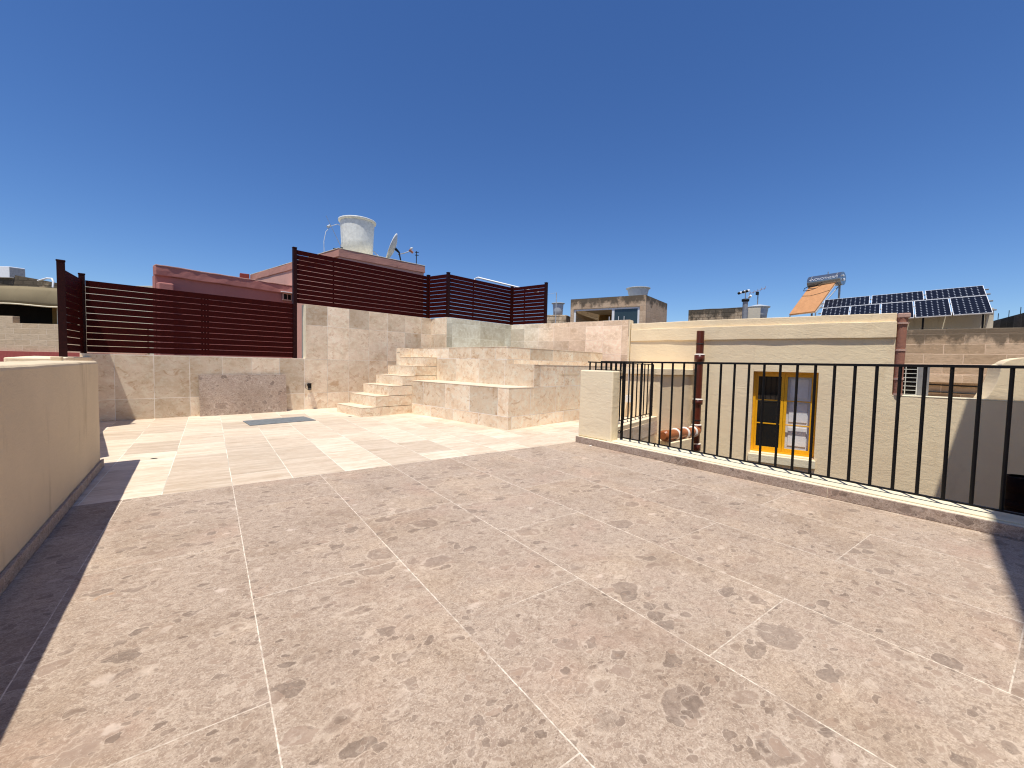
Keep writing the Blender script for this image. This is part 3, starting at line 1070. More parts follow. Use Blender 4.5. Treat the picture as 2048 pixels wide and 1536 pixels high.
so = MB().prism([Hs(W0s - .03, .07), Hs(W1s + .03, .07), Hs(W1s + .03, -wd - .02), Hs(W0s - .03, -wd - .02)], WZ0 - .21, WZ0 - .03)
so2 = MB().prism([Hs(W0s - .03, .072), Hs(W1s + .03, .072), Hs(W1s + .03, -.01), Hs(W0s - .03, -.01)], WZ0 - .22, WZ0 - .03)
build('sill', so2, M['cream_top'], t, .012, 'un', .003, 3)
so3 = MB().prism([Hs(W0s + .001, -.0105), Hs(W1s - .001, -.0105), Hs(W1s - .001, -wd - .05), Hs(W0s + .001, -wd - .05)], WZ0 - .1, WZ0 - .001)
build('sill_board', so3, M['cream_top'], t)

# clay downpipe at the corner of the house
t = thing('downpipe', 'mottled reddish clay downpipe on the corner of the cream house', 'pipe', Hs(sE + .12, -.06, .8))
zz = 2.50
segs = [(2.50, 2.29, .10, .085), (2.28, 1.73, .085, .078), (1.72, 1.13, .082, .074), (1.12, .80, .078, .074)]
for i, (za, zb, ra, rb) in enumerate(segs):
    a = Hs(sE + .09, -.05, za)
    b = Hs(sE + .09, -.05, zb)
    build('pipe_length', MB().cyl(b, a, rb, ra, 14), M['clay'], t)
    build('collar', MB().cyl(b - Vector((0, 0, .006)), b + Vector((0, 0, .035)), ra + .008, seg=14), M['clay_pale'], t)
build('hopper', MB().obox(Hs(sE + .005, .05, 2.41), hd * .20, -hn * .22, (0, 0, .10)), M['clay_pale'], t, .02)

# curved buttress on the terrace wall
t2 = MB()
prof = []
for i in range(9):
    k = i / 8
    prof.append((5.15 + .17 * k + .04 * math.sin(k * 3.14), .80 + .64 * k))
arc = []
for i in range(1, 11):
    a = math.pi * (1 - i / 10 * .95)
    arc.append((5.66 + .34 * math.cos(a), 1.44 + .17 * math.sin(a)))
pl = prof + arc + [(6.15, 1.38), (6.5, .80)]
n_ = len(pl)
vs = [Hs(s_, -.02, z) for s_, z in pl] + [Hs(s_ - .10 if i < 9 else s_ - .03, -.33, z) for i, (s_, z) in enumerate(pl)]
t2.add(vs, [list(reversed(range(n_))), list(range(n_, 2 * n_))] + [[i, (i + 1) % n_, n_ + (i + 1) % n_, n_ + i] for i in range(n_)])
o = build('curved_buttress', t2, M['cream'], None, .012, loc=Hs(5.8, -.1, .8))
tag(o, 'cream curved buttress with an arched top standing on the low terrace wall', 'buttress')

# air conditioner behind the terrace wall
t = thing('air_conditioner', 'grey air conditioner outdoor unit with slotted side beside the clay downpipe', 'air conditioner', Hs(4.05, -.6, .6))
a0 = Hs(3.86, -.36, .72)
build('casing', MB().obox(a0 - hn * .012, hd * .56, -hn * .32, (0, 0, .72)), M['grey_metal'], t, .012)
gr = MB()
for i in range(9):
    gr.obox(a0 + hd * .0 + Vector((0, 0, .0 + i * .089)), hd * .37, hn * .010, (0, 0, .012))
for i in (0, .18, .36):
    gr.obox(a0 + hd * i + hn * .0005, hd * .014, hn * .012, (0, 0, .72))
build('grille', gr, M['tank_white'], t)
build('coil', MB().obox(a0 - hn * .0115, hd * .37, hn * .006, (0, 0, .72)), M['dark'], t)

# weathered block wall behind, with two cables
b1 = Q(16.45, 3.85)
b2 = Q(18.2, -1.2)
bd_ = (b2 - b1).normalized()
bq = Vector((bd_.y, -bd_.x, 0))
if bq.dot(Vector((-1, 0, 0))) < 0:
    bq = -bq
o = build('block_wall', MB().prism([b1, b2, b2 - bq * .25, b1 - bq * .25], -3.2, 2.55), M['old_block'], None, .02, 'un', .008, 5, 2, loc=b1 + bd_ * 1.5)
tag(o, 'weathered pinkish limestone block wall blackened along its top, behind the curved buttress', 'wall')
for i, z_ in enumerate((.98, .78)):
    mb = MB().tube([b1 + bq * .05 + bd_ * s_ + Vector((0, 0, z_ - .02 * s_)) for s_ in (.2, 1, 2, 2.7)], .018, 8)
    o = build('cable', mb, M['rubber'], None, loc=b1 + bq * .05 + Vector((0, 0, z_)))
    tag(o, ('upper' if i == 0 else 'lower') + ' of two black cables running along the weathered block wall', 'cable', 'black cables on the block wall')
o = build('terrace_step', MB().prism([b1 + bq * .001, b2 + bq * .001, b2 + bq * .14, b1 + bq * .14], 1.02, 1.24), M['old_block'], None, .01, loc=b1 + bd_)
tag(o, 'projecting stone course along the foot of the weathered block wall', 'ledge')
o = build('lower_roof', MB().prism([Hs(sE, -.34), Hs(9, -.34), b2 + bd_ * 2 + bq * .15, b1 + bq * .15 - bd_ * .5], -.2, .55), M['tan'], None)
struct(o)

# ---------------------------------------------------------------- solar roof
PN, PF = Vector((23.52, 2.22, 4.22)), Vector((22.49, 7.04, 4.08))
pa = (PN - PF).normalized()
ps = Vector((-.84, -.19, -.505)).normalized()
ps = (ps - pa * ps.dot(pa)).normalized()
pnorm = pa.cross(ps)
if pnorm.z < 0:
    pnorm = -pnorm
LEN = (PN - PF).length
t = thing('solar_array', 'array of eight dark solar panels in two rows tilted on a roof frame', 'solar panels', (PN + PF) / 2 - Vector((0, 0, 1)))


def pv(o, ax, lx_, ay, ly_):
    """panel with its corner at o"""
    f = .015
    me_ = MB()
    me_.obox(o, ax * lx_, ay * f, pnorm * .035)
    me_.obox(o + ay * (ly_ - f), ax * lx_, ay * f, pnorm * .035)
    me_.obox(o + ay * f, ax * f, ay * (ly_ - 2 * f), pnorm * .035)
    me_.obox(o + ay * f + ax * (lx_ - f), ax * f, ay * (ly_ - 2 * f), pnorm * .035)
    g_ = MB().obox(o + ax * f + ay * f, ax * (lx_ - 2 * f), ay * (ly_ - 2 * f), pnorm * .028)
    ob = build('panel', g_, M['pv'], t)
    # cell grid follows the panel
    uvl = ob.data.uv_layers[0]
    for li, lp in enumerate(ob.data.loops):
        w_ = ob.data.vertices[lp.vertex_index].co + t.location - (o + ax * f + ay * f)
        uvl.data[li].uv = (w_.dot(ax), w_.dot(ay))
    build('frame', me_, M['white_pvc'], ob)


w5 = (LEN - 4 * .035) / 5
for i in range(5):
    pv(PF + pa * i * (w5 + .035) + ps * .01, pa, w5, ps, 1.56)
w3 = (LEN - 2 * .06) / 3
for i in range(3):
    pv(PF + pa * i * (w3 + .06) - ps * .97, pa, w3, ps, .95)
rl = MB()
for s_ in (-.7, -.25, .4, 1.2):
    rl.obox(PF - pa * .12 + ps * s_ - pnorm * .05, pa * (LEN + .24), ps * .04, pnorm * .045)
build('rail', rl, M['grey_metal'], t)
lg = MB()
for s_ in (.05, .35, .65, .96):
    q = PF + pa * LEN * s_ + ps * 1.35 - pnorm * .06
    lg.cyl(q, Vector((q.x, q.y, 2.55)), .03, seg=8)
    q2 = PF + pa * LEN * s_ - ps * .6 - pnorm * .06
    lg.cyl(q2, Vector((q2.x, q2.y, 2.55)), .03, seg=8)
    lg.cyl(q, q2, .025, seg=8)
build('leg', lg, M['iron'], t)

# building under the panels
e1_, e2_ = PF + ps * 1.0 + Vector((-.2, .6, 0)), PN + ps * .35
t = thing('roof_house', 'sand coloured house wall in the shade under the solar panels', 'house', (23, 4, 0))
build('wall', MB().prism([Q(22.25, 8.4), Q(23.25, 1.98), Q(27, 2.6), Q(26, 8.9)], -3.2, 3.60), M['pale_house'], t, .01)
build('roof', MB().prism([Q(20.2, 8.6), Q(21.6, .9), Q(23.36, 1.3), Q(22.26, 8.7)], 2.2, 2.5), M['tan'], t)
o = build('roof_pillar', MB().prism([Q(22.5, 2.10), Q(22.55, 1.93), Q(22.75, 1.98), Q(22.7, 2.15)], 2.5, 3.66), M['pale_house'], None, .02, loc=(22.6, 1.9, 2.5))
tag(o, 'small sand coloured pillar at the right end of the solar panels', 'pillar')
t = thing('boundary_wall', 'tall blackened wall with rusty spikes at the far right, beyond the solar panels', 'wall', (22.5, 1.4, 0))
mb = MB()
pA, pB = Q(26.2, 2.5), Q(21.6, .55)
vs = [(pA.x, pA.y, 0), (pB.x, pB.y, 0), (pB.x, pB.y, 3.55), (pA.x, pA.y, 3.42)]
q_ = Vector((.1, -.24, 0))
vs += [Vector(v) + q_ for v in vs]
mb.add(vs, [[3, 2, 1, 0], [4, 5, 6, 7], [0, 1, 5, 4], [1, 2, 6, 5], [2, 3, 7, 6], [3, 0, 4, 7]])
build('wall', mb, M['dark_block'], t, 0, 'un')
sp = MB()
for i in range(7):
    k = i / 6
    p = pA.lerp(pB, k) + q_ * .5
    sp.cyl(Q(p.x, p.y, 3.4 + .1 * k), Q(p.x, p.y, 3.72 + .1 * k), .011, seg=6)
build('spike', sp, M['iron'], t)

# ---------------------------------------------------------------- solar water heater
t = thing('solar_water_heater', 'steel solar water heater tank above an orange covered collector', 'water heater', (23.8, 7.6, 3.2))
UR, UL = Vector((24.10, 7.09, 5.42)), Vector((24.30, 8.22, 5.39))
hs = Vector((-.62, .20, -.75)).normalized()
hw = UR - UL
hnrm = hw.cross(hs)
if hnrm.z < 0:
    hnrm = -hnrm
hnrm.normalize()
build('collector', MB().obox(UL, hw, hs * 1.88, hnrm * .08), M['tarp'], t, .02)
build('collector_frame', MB().obox(UL - hnrm * .03 + hs * .01, hw, hs * 1.86, hnrm * .0295), M['white_pvc'], t)
tc0, tc1 = Vector((24.34, 6.87, 5.69)), Vector((24.45, 8.26, 5.67))
ta = (tc1 - tc0).normalized()
tk = build('tank', MB().cyl(tc0, tc1, .315, seg=36), M['steel'], t, .03)
bl = Vector((-math.cos(math.radians(45)), 0, math.sin(math.radians(45))))
st_ = MB()
for k in (.12, .88):
    c_ = tc0.lerp(tc1, k)
    st_.cyl(c_ - ta * .012, c_ + ta * .012, .319, seg=36)
build('strap', st_, M['grey_metal'], tk)
build('plug', MB().cyl(tc0 - ta * .06 + Vector((0, 0, -.05)), tc0 + Vector((0, 0, -.05)), .06, seg=12).cyl(tc0 - ta * .05 + Vector((-.08, 0, .12)), tc0 + Vector((-.08, 0, .12)), .04, seg=10), M['white_pvc'], tk)
build('valve', MB().cyl(tc0.lerp(tc1, .45) + Vector((0, 0, .31)), tc0.lerp(tc1, .45) + Vector((0, 0, .43)), .02, seg=8), M['grey_metal'], tk)
fr_ = MB()
for k in (.1, .9):
    c_ = tc0.lerp(tc1, k) + Vector((.05, 0, -.30))
    fr_.cyl(c_, Vector((c_.x + .05, c_.y, 3.18)), .045, seg=8)
    lo_ = (UR if k < .5 else UL) + hs * 1.86 - hnrm * .03
    fr_.cyl(c_, lo_, .022, seg=8)
    fr_.cyl(lo_, Vector((lo_.x, lo_.y, 3.18)), .025, seg=8)
build('stand', fr_, M['grey_metal'], t)
m_ = UL + hnrm * .10
hose = [tc0.lerp(tc1, .55) + Vector((-.315, 0, -.10)), tc0.lerp(tc1, .7) + Vector((-.40, 0, -.22)), UL + hnrm * .16 - ta * .05 + hs * .05, UL + ta * .12 + hnrm * .12 + hs * .10, UL + ta * .10 + hnrm * .10 + hs * .26, UL - ta * .15 + hnrm * .10 + hs * .28, UL - ta * .5 + hnrm * .10 + hs * .20]
build('hose', MB().tube(hose, .018, 8), M['rubber'], t)
rope = [UL + ta * .02 + hs * .62 + hnrm * .085, UL + hw * .35 + hs * .70 + hnrm * .085, UL + hw * .7 + hs * .62 + hnrm * .085, UR + hs * .50 + hnrm * .085]
build('rope', MB().tube(rope, .010, 6), M['rubber'], t)

# lettering on the tank
def lettering(txt, size, origin, xdir, ydir, parent, mat, extra=None):
    cu = bpy.data.curves.new('lettering', 'FONT')
    cu.body = txt
    cu.size = size
    cu.align_x = 'CENTER'
    cu.align_y = 'CENTER'
    tmp = bpy.data.objects.new('lettering', cu)
    C.objects.link(tmp)
    dg = bpy.context.evaluated_depsgraph_get()
    me_ = bpy.data.meshes.new_from_object(tmp.evaluated_get(dg))
    bpy.data.objects.remove(tmp)
    # bend the flat letters round the tank
    zd = xdir.cross(ydir).normalized()
    rad = .322
    for v in me_.vertices:
        a = v.co.y / rad
        v.co = origin + xdir * v.co.x + (ydir * math.sin(a) + zd * math.cos(a)) * rad - parent_off(parent)
    me_.name = 'lettering'
    me_.materials.append(mat)
    ob = bpy.data.objects.new('lettering', me_)
    C.objects.link(ob)
    ob.parent = parent
    return ob


def parent_off(p):
    o_ = Vector((0, 0, 0))
    while p is not None:
        o_ += p.location
        p = p.parent
    return o_


face = Vector((-.93, -.18, .22)).normalized()
xd = -ta
face = (face - xd * face.dot(xd)).normalized()
yd = face.cross(xd).normalized()
if yd.z < 0:
    yd = -yd
lettering('NOVOTHERM', .175, tc0.lerp(tc1, .47), xd, yd, tk, M['white_pvc'])
fl = MB()
c_ = tc0.lerp(tc1, .93) + face * .322
fl.add([c_ - xd * .0 + yd * .0, c_ + xd * .09 + yd * .055, c_ + xd * .06, c_ + xd * .09 - yd * .055], [[0, 1, 2, 3]])
build('emblem', fl, M['white_pvc'], tk)


# ---------------------------------------------------------------- roof water tanks
def tank(name, label, c, r0, r1, h, mat, lid=None, rim=True):
    t_ = thing(name, label, 'water tank', c, None)
    prof = [(0, 0), (r0, 0), (r0 + (r1 - r0) * .5, h * .5), (r1, h * .92), (r1, h)]
    if lid is None:
        prof += [(r1 - .03, h), (r1 - .04, h - .12), (0, h - .12)]
    build('body', MB().lathe(c, prof, 40), mat, t_)
    build('rim', MB().lathe(c, [(r1 - .01, h * .955), (r1 + .075, h * .965), (r1 + .085, h + .005), (r1 + .06, h + .015), (r1 - .03, h + .01)], 40), mat, t_)
    if lid:
        build('lid', MB().lathe(c, [(r1 + .09, h + .016), (r1 + .07, h + .035), (r1 * .3, h + lid), (0, h + lid)], 40), mat, t_)
    return t_


tank('water_tank', 'large white water tank with flared rim on the pink roof', Vector((5.81, 20.9, 6.0)), .69, .78, 1.95, M['tank_white'])
tank('water_tank', 'wide grey water tank on the roof of the limestone room', Vector((20.1, 15.35, 4.95)), .43, .60, .85, M['tank_grey'])
tank('water_tank', 'small pale grey water tank standing on rubble left of the limestone room', Vector((17.9, 19.75, 4.25)), .28, .34, .92, M['tank_grey'])
tank('water_tank', 'pale grey water tank with a domed lid beside the chimney pipe', Vector((24.65, 10.72, 4.0)), .40, .48, .72, M['tank_grey'], .14)

# ---------------------------------------------------------------- pink neighbour building
t = thing('pink_house', 'pink and maroon rendered neighbouring house behind the dark fences', 'house', (2, 24, -3))
pw0, pw1 = Q(-1.71, 21.54), Q(3.30, 22.97)
pd = (pw1 - pw0).normalized()
pn = Vector((pd.y, -pd.x, 0))
build('wall', MB().prism([pw0, pw1, pw1 - pn * .4, pw0 - pn * .4], -3.2, 4.42), M['maroon'], t, 0, 'un', .01, 5, 1)
build('parapet', MB().prism([pw0 + pn * .10, pw1 + pn * .10, pw1 - pn * .35, pw0 - pn * .35], 4.4205, 4.80), M['maroon'], t, .03, 'un', .03, 6, 1.1)
build('coping', MB().prism([pw0 + pn * .12, pw1 + pn * .12, pw1 - pn * .36, pw0 - pn * .36], 4.795, 4.84), M['pink'], t, .01, 'un', .02, 5, 2)
cA, cB, cC = Q(4.47, 18.71), Q(8.52, 19.24), Q(1.93, 27.91)
build('upper_wall', MB().prism([cA, cB, cB + (cC - cA), cC], -3.2, 5.62), M['pink'], t, 0, 'un', .008, 4)
pe = .05
build('upper_parapet', MB().prism([cA + Vector((-pe, -pe, 0)), cB + Vector((pe, -pe, 0)), cB + (cC - cA) + Vector((pe, pe, 0)), cC + Vector((-pe, pe, 0))], 5.6205, 5.96), M['pink_dirty'], t, .02, 'un', .012, 5, 1.5)
build('upper_coping', MB().prism([cA + Vector((-pe - .01, -pe - .01, 0)), cB + Vector((pe + .01, -pe - .01, 0)), cB + (cC - cA) + Vector((pe, pe, 0)), cC + Vector((-pe, pe, 0))], 5.9605, 5.985), M['cream_top'], t, .005)
build('low_wall', MB().prism([pw0 + pn * .40 + pd * .02, pw0 + pn * .40 + pd * .5, pw0 + pn * .01 + pd * .5, pw0 + pn * .01 + pd * .02], 0, 4.13), M['maroon'], t, .05)
o = build('red_block', MB().prism([cC + Vector((-.55, -.25, 0)), cC + Vector((-.1, -.25, 0)), cC + Vector((-.1, .1, 0)), cC + Vector((-.55, .1, 0))], 5.0, 5.95), M['brick_red'], t, .02)

va = pw0 + pd * 4.72
t = thing('window_vent', 'small square vent window with a white hood on the maroon wall', 'vent', va + Vector((0, 0, 4.2)))
vq = va + pn * .03
build('frame', MB().obox(vq + Vector((0, 0, 4.08)), pd * .42, pn * .06, (0, 0, .36)), M['clay_pale'], t, .01)
build('opening', MB().obox(vq + pd * .05 + pn * .0605 + Vector((0, 0, 4.13)), pd * .15, pn * .003, (0, 0, .25)).obox(vq + pd * .23 + pn * .0605 + Vector((0, 0, 4.13)), pd * .15, pn * .003, (0, 0, .25)), M['dark'], t)
build('hood', MB().obox(vq - pd * .10 + Vector((0, 0, 4.45)), pd * .80, pn * .30 - Vector((0, 0, .02)), (0, 0, .04)), M['white_pvc'], t, .005)

# satellite dish
t = thing('satellite_dish', 'white satellite dish seen edge-on on the pink roof, right of the tank', 'satellite dish', (7.3, 19.5, 5.97))
dc = Vector((7.15, 19.45, 6.60))
# axis of the dish: points to the left and up in the photo's view
ax_ = Vector((-.86, .36, .36)).normalized()
x_ = ax_.orthogonal().normalized()
y_ = ax_.cross(x_)
vs, fs = [], []
rings, seg = 7, 36
for k in range(rings + 1):
    r = .68 * k / rings
    for i in range(seg):
        a = 2 * math.pi * i / seg
        vs.append(dc + ax_ * (.16 * (k / rings) ** 2) + x_ * (r * math.cos(a)) + y_ * (r * math.sin(a)))
for k in range(rings):
    for i in range(seg):
        j = (i + 1) % seg
        fs.append([k * seg + i, k * seg + j, (k + 1) * seg + j, (k + 1) * seg + i])
d_ = build('reflector', MB().add(vs, fs, True), M['tank_white'], t)
so_ = d_.modifiers.new('solid', 'SOLIDIFY')
so_.thickness = .02
build('mount', MB().cyl(dc - ax_ * .01, dc - ax_ * .22 + Vector((0, 0, -.10)), .07, .04, 10).cyl(dc - ax_ * .2 + Vector((0, 0, -.1)), Vector((dc.x + .26, dc.y - .1, 5.97)), .035, seg=8), M['rubber'], t)
build('feed_arm', MB().tube([dc - ax_ * .15 + Vector((0, 0, -.20)), dc + Vector((.40, -.05, -.16)), dc + Vector((.62, -.05, -.05)), dc + Vector((.72, -.06, .02))], .022, 8), M['grey_metal'], t)
build('receiver', MB().cyl(dc + Vector((.68, -.06, .06)), dc + Vector((.86, -.08, -.06)), .06, seg=10), M['clay'], t)
build('second_receiver', MB().cyl(dc + Vector((.74, -.04, .12)), dc + Vector((.84, -.05, .16)), .05, seg=10), M['tank_white'], t)
pl_ = MB().cyl(dc + Vector((1.05, -.05, -.60)), dc + Vector((1.05, -.05, .06)), .022, seg=8)
pl_.cyl(dc + Vector((.98, -.05, .0)), dc + Vector((1.16, -.05, .02)), .02, seg=6).cyl(dc + Vector((.98, -.05, -.14)), dc + Vector((1.16, -.05, -.12)), .02, seg=6)
o = build('antenna_mast', pl_, M['rubber'], None, loc=dc + Vector((1.05, -.05, -.6)))
tag(o, 'short dark aerial mast beside the satellite dish receiver', 'antenna')

# thin leaning whip pole and hose by the big tank
o = build('whip_pole', MB().cyl(Vector((5.05, 20.0, 5.98)), Vector((4.25, 20.21, 7.70)), .016, .007, 8), M['grey_metal'], None, loc=(5.05, 20, 5.98))
tag(o, 'thin leaning grey pole left of the large white tank', 'pole')
hp_ = [Vector((5.05, 20.75, 7.55)), Vector((4.78, 20.5, 7.50)), Vector((4.45, 20.25, 7.28)), Vector((4.22, 20.1, 6.95)), Vector((4.12, 20.0, 6.5)), Vector((4.12, 19.95, 5.98))]
o = build('overflow_hose', MB().tube(hp_, .014, 8).cyl(Vector((4.30, 20.15, 7.20)), Vector((4.42, 20.22, 7.30)), .05, seg=8), M['tank_grey'], None, loc=(4.12, 19.95, 5.98))
tag(o, 'pale looping hose with a float valve left of the large white tank', 'hose')
o = build('tank_strut', MB().cyl(Vector((6.5, 20.6, 6.6)), Vector((7.0, 20.2, 5.98)), .02, seg=8), M['tank_grey'], None, loc=(7, 20.2, 5.98))
tag(o, 'thin pale strut bracing the right side of the large white tank', 'strut')
o = build('roof_fittings', MB().lathe(Vector((4.42, 19.3, 5.98)), [(0, 0), (.05, 0), (.07, .06), (.07, .11), (0, .13)], 10).lathe(Vector((4.75, 19.5, 5.98)), [(0, 0), (.025, 0), (.025, .16), (.06, .18), (.06, .25), (0, .27)], 10), M['rubber'], None, loc=(4.5, 19.4, 5.98))
tag(o, 'pair of small dark pipe fittings on the corner of the pink roof', 'fitting')

# white pipe and poles behind the high fence
o = build('white_pipe', MB().tube([Q(8.33, 13.95, 4.1), Q(8.31, 13.97, 4.53), Q(8.40, 13.90, 4.57), Q(9.6, 13.0, 4.24), Q(10.3, 12.5, 4.05)], .035, 10), M['white_pvc'], None, loc=(8.3, 14, 4))
tag(o, 'white plastic pipe sloping along behind the top of the high fence', 'pipe')
o = build('thin_pole', MB().cyl(Q(11.15, 13.04, 0), Q(11.14, 13.11, 4.19), .045, seg=10).cyl(Q(11.14, 13.1, 4.17), Q(10.9, 13.2, 4.2), .03, seg=8), M['tank_grey'], None, loc=(11.15, 13.04, 0))
tag(o, 'pale pole with a short bent top just right of the high fence end', 'pole')
o = build('thin_pole', MB().cyl(Q(12.16, 13.56, 0), Q(12.2, 13.59, 4.41), .018, seg=8).tube([Q(12.2, 13.59, 4.41), Q(11.7, 13.35, 4.27), Q(11.14, 13.1, 4.15)], .006, 6), M['tank_grey'], None, loc=(12.16, 13.56, 0))
tag(o, 'very thin pale post with a wire, in front of the small grey tank', 'pole')

# ---------------------------------------------------------------- limestone roof room
c_, l_, r_ = Q(18.78, 13.79), Q(17.07, 17.75), Q(22.22, 14.82)
t = thing('roof_room', 'limestone block roof room with a wide white framed sliding door', 'building', (19, 15, 0))
fd = (l_ - c_).normalized()
fn = Vector((fd.y, -fd.x, 0))
if fn.dot(Vector((-1, 0, 0))) < 0:
    fn = -fn
FLn = (l_ - c_).length
far = (r_ - c_)
dz = 4.52
op0, op1 = .33, 4.12
# front wall with opening, side wall, roof
mb = MB()
def fr3(mb, s0, s1, z0, z1, th=.25, d0=0.0):
    mb.prism([c_ + fd * s0 + fn * -d0, c_ + fd * s1 + fn * -d0, c_ + fd * s1 - fn * (th + d0), c_ + fd * s0 - fn * (th + d0)], z0, z1)
fr3(mb, 0, op0, 0, dz)
fr3(mb, op1, FLn, 0, dz)
fr3(mb, op0, op1, 0, 2.4)
fr3(mb, 0, FLn, dz + .001, 5.11)
build('front_wall', mb, M['pent_block'], t)
build('side_wall', MB().prism([c_ - fn * .2505, r_, r_ + fd * .25, c_ - fn * .2505 + fd * .25], 0, 5.10), M['pent_block'], t, 0, 'un', .005, 4)
build('back_wall', MB().prism([r_ + fd * .251, r_ + fd * FLn, r_ + fd * FLn - far.normalized() * .2, r_ + fd * .251 - far.normalized() * .2], 0, 5.1), M['ochre'], t)
build('left_wall', MB().prism([l_ - fn * .2505, l_ + far - fn * .2505, l_ + far - fd * .2 - fn * .2505, l_ - fd * .2 - fn * .2505], 0, 5.1), M['tan'], t)
build('roof', MB().prism([c_ + fd * .2505 - fn * .2505, c_ + far * .95 + fd * .2505, l_ + far * .95 - fd * .2505, l_ - fd * .2505 - fn * .2505], 4.56, 4.75), M['pale_house'], t)
dr = MB()
fr3(dr, op0, op0 + .12, 2.4, dz, .06, .06)
fr3(dr, op1 - .12, op1, 2.4, dz, .06, .06)
fr3(dr, op0 + .12, op1 - .12, dz - .10, dz, .06, .06)
fr3(dr, 1.72, 1.86, 2.4, dz - .10, .06, .06)
d_ = build('door', dr, M['white_pvc'], t)
pg = MB()
fr3(pg, op0 + .12, 1.72, 2.4, dz - .10, .01, .085)
build('pane', pg, M['glass_green'], d_)
hd_ = MB()
for s_ in (1.15, 1.45, 1.98):
    hd_.cyl(c_ + fd * s_ + fn * .02 + Vector((0, 0, 3.3)), c_ + fd * s_ + fn * .02 + Vector((0, 0, 4.02)), .018, seg=8)
build('handle', hd_, M['white_pvc'], d_)
build('inner_cabinet', MB().prism([r_ + fd * 1.6 - far.normalized() * .9, r_ + fd * 2.3 - far.normalized() * .9, r_ + fd * 2.3 - far.normalized() * .3, r_ + fd * 1.6 - far.normalized() * .3], 2.4, 4.0), M['tan'], t)

o = build('rubble_wall', MB().prism([Q(17.4, 18.4), Q(16.55, 19.35), Q(18.2, 20.6), Q(19.2, 19.6)], 0, 4.30), M['rubble'], None, .04, 'un', .05, 5, 2.2, loc=(17.5, 19.2, 0))
tag(o, 'old rubble stone wall with a crumbling top left of the limestone room', 'wall')

# ---------------------------------------------------------------- flat stone wall, chimney, antenna
o = build('stone_building', MB().prism([Q(24.32, 14.70), Q(25.4, 11.70), Q(29.5, 13.2), Q(28.4, 16.2)], 0, 4.91), M['rubble'], None, .02, 'un', .02, 5, 1.5, loc=(26, 13.5, 0))
tag(o, 'weathered flat topped stone building left of the chimney pipe', 'building')
t = thing('chimney_pipe', 'dark grey chimney pipe with a collar, standing before the stone building', 'chimney', (20.93, 9.71, 2))
cp = Vector((20.93, 9.71, 0))
build('flue', MB().cyl(cp + Vector((0, 0, 1.9)), cp + Vector((0, 0, 4.62)), .115, seg=18), M['grey_metal'], t)
build('cap', MB().lathe(cp + Vector((0, 0, 4.52)), [(.115, 0), (.165, .03), (.165, .13), (.10, .15), (0, .15)], 18), M['rubber'], t)
t = thing('security_light', 'cluster of small white spotlights on a stem above the chimney pipe', 'light', cp + Vector((0, 0, 4.67)))
build('stem', MB().cyl(cp + Vector((-.02, 0, 4.67)), cp + Vector((-.02, 0, 5.0)), .025, seg=8), M['white_pvc'], t)
for i, (dx, dy, dz_) in enumerate(((-.09, .16, .0), (.0, .0, .05), (.05, -.13, .08))):
    q = cp + Vector((dx, dy, 4.98 + dz_))
    hd2 = build('lamp_head', MB().cyl(q, q + Vector((-.10, .05, -.03)), .05, .065, 10), M['white_pvc'], t)
    build('visor', MB().cyl(q + Vector((-.10, .05, -.03)), q + Vector((-.15, .075, -.06)), .068, .06, 10), M['rubber'], hd2)
build('camera_head', MB().cyl(cp + Vector((.04, -.12, 4.70)), cp + Vector((.0, -.24, 4.80)), .05, .06, 10), M['white_pvc'], t)
t = thing('tv_antenna', 'thin rooftop television aerial behind the domed grey tank', 'antenna', (25.68, 11.23, 3))
am = Vector((25.68, 11.23, 0))
build('mast', MB().cyl(am + Vector((0, 0, 2.5)), am + Vector((0, 0, 5.75)), .03, seg=8), M['grey_metal'], t)
el = MB()
for i in range(5):
    q = am + Vector((-.1, .40 - i * .2, 5.72 + .05 * i))
    el.cyl(q + Vector((-.16, -.1, .07)), q + Vector((.16, .1, -.07)), .010, seg=6)
el.cyl(am + Vector((-.1, .45, 5.70)), am + Vector((-.1, -.45, 5.92)), .013, seg=6)
build('elements', el, M['clay_pale'], t)
build('junction_box', MB().obox(am + Vector((-.12, -.06, 5.58)), (.1, 0, 0), (0, .14, 0), (0, 0, .18)), M['rubber'], t)
o = build('roof_shed', MB().prism([Q(23.3, 10.65), Q(23.6, 10.15), Q(24.0, 10.4), Q(23.7, 10.9)], 2, 4.55), M['pale_house'], None, .01, loc=(23.6, 10.5, 2))
tag(o, 'little pale masonry stub between the chimney pipe and the domed tank', 'masonry')

# ---------------------------------------------------------------- far left house with awning
LD = Vector((2.33, -1.73, 0)).normalized()          # to the right in the picture
LB = Q(-8.17, 30.9)
LN = Vector((LD.y, -LD.x, 0))
if LN.dot(Vector((0, -1, 0))) < 0:
    LN = -LN
Lp = lambda s_, d=0, z=0: LB + LD * s_ + LN * d + Vector((0, 0, z))
t = thing('porch_house', 'old tan house with a shaded porch beyond the left parapet', 'house', Lp(2, -2))
build('boundary_wall', MB().prism([Lp(-6, .3), Lp(7.4, .3), Lp(7.4, 0), Lp(-6, 0)], 0, 2.66), M['tan'], t, .01, 'un', .01, 5, 2)
build('boundary_wall', MB().prism([Lp(-6, .3), Lp(.95, .3), Lp(.95, 0), Lp(-6, 0)], 2.661, 3.0), M['tan'], t, .015)
build('red_base', MB().prism([Lp(-6, .45), Lp(7.4, .45), Lp(7.4, .305), Lp(-6, .305)], 0, 1.33), M['red'], t)
build('back_wall', MB().prism([Lp(-6, -2.4), Lp(2.2, -2.4), Lp(2.2, -2.7), Lp(-6, -2.7)], 0, 4.6), M['dark'], t)
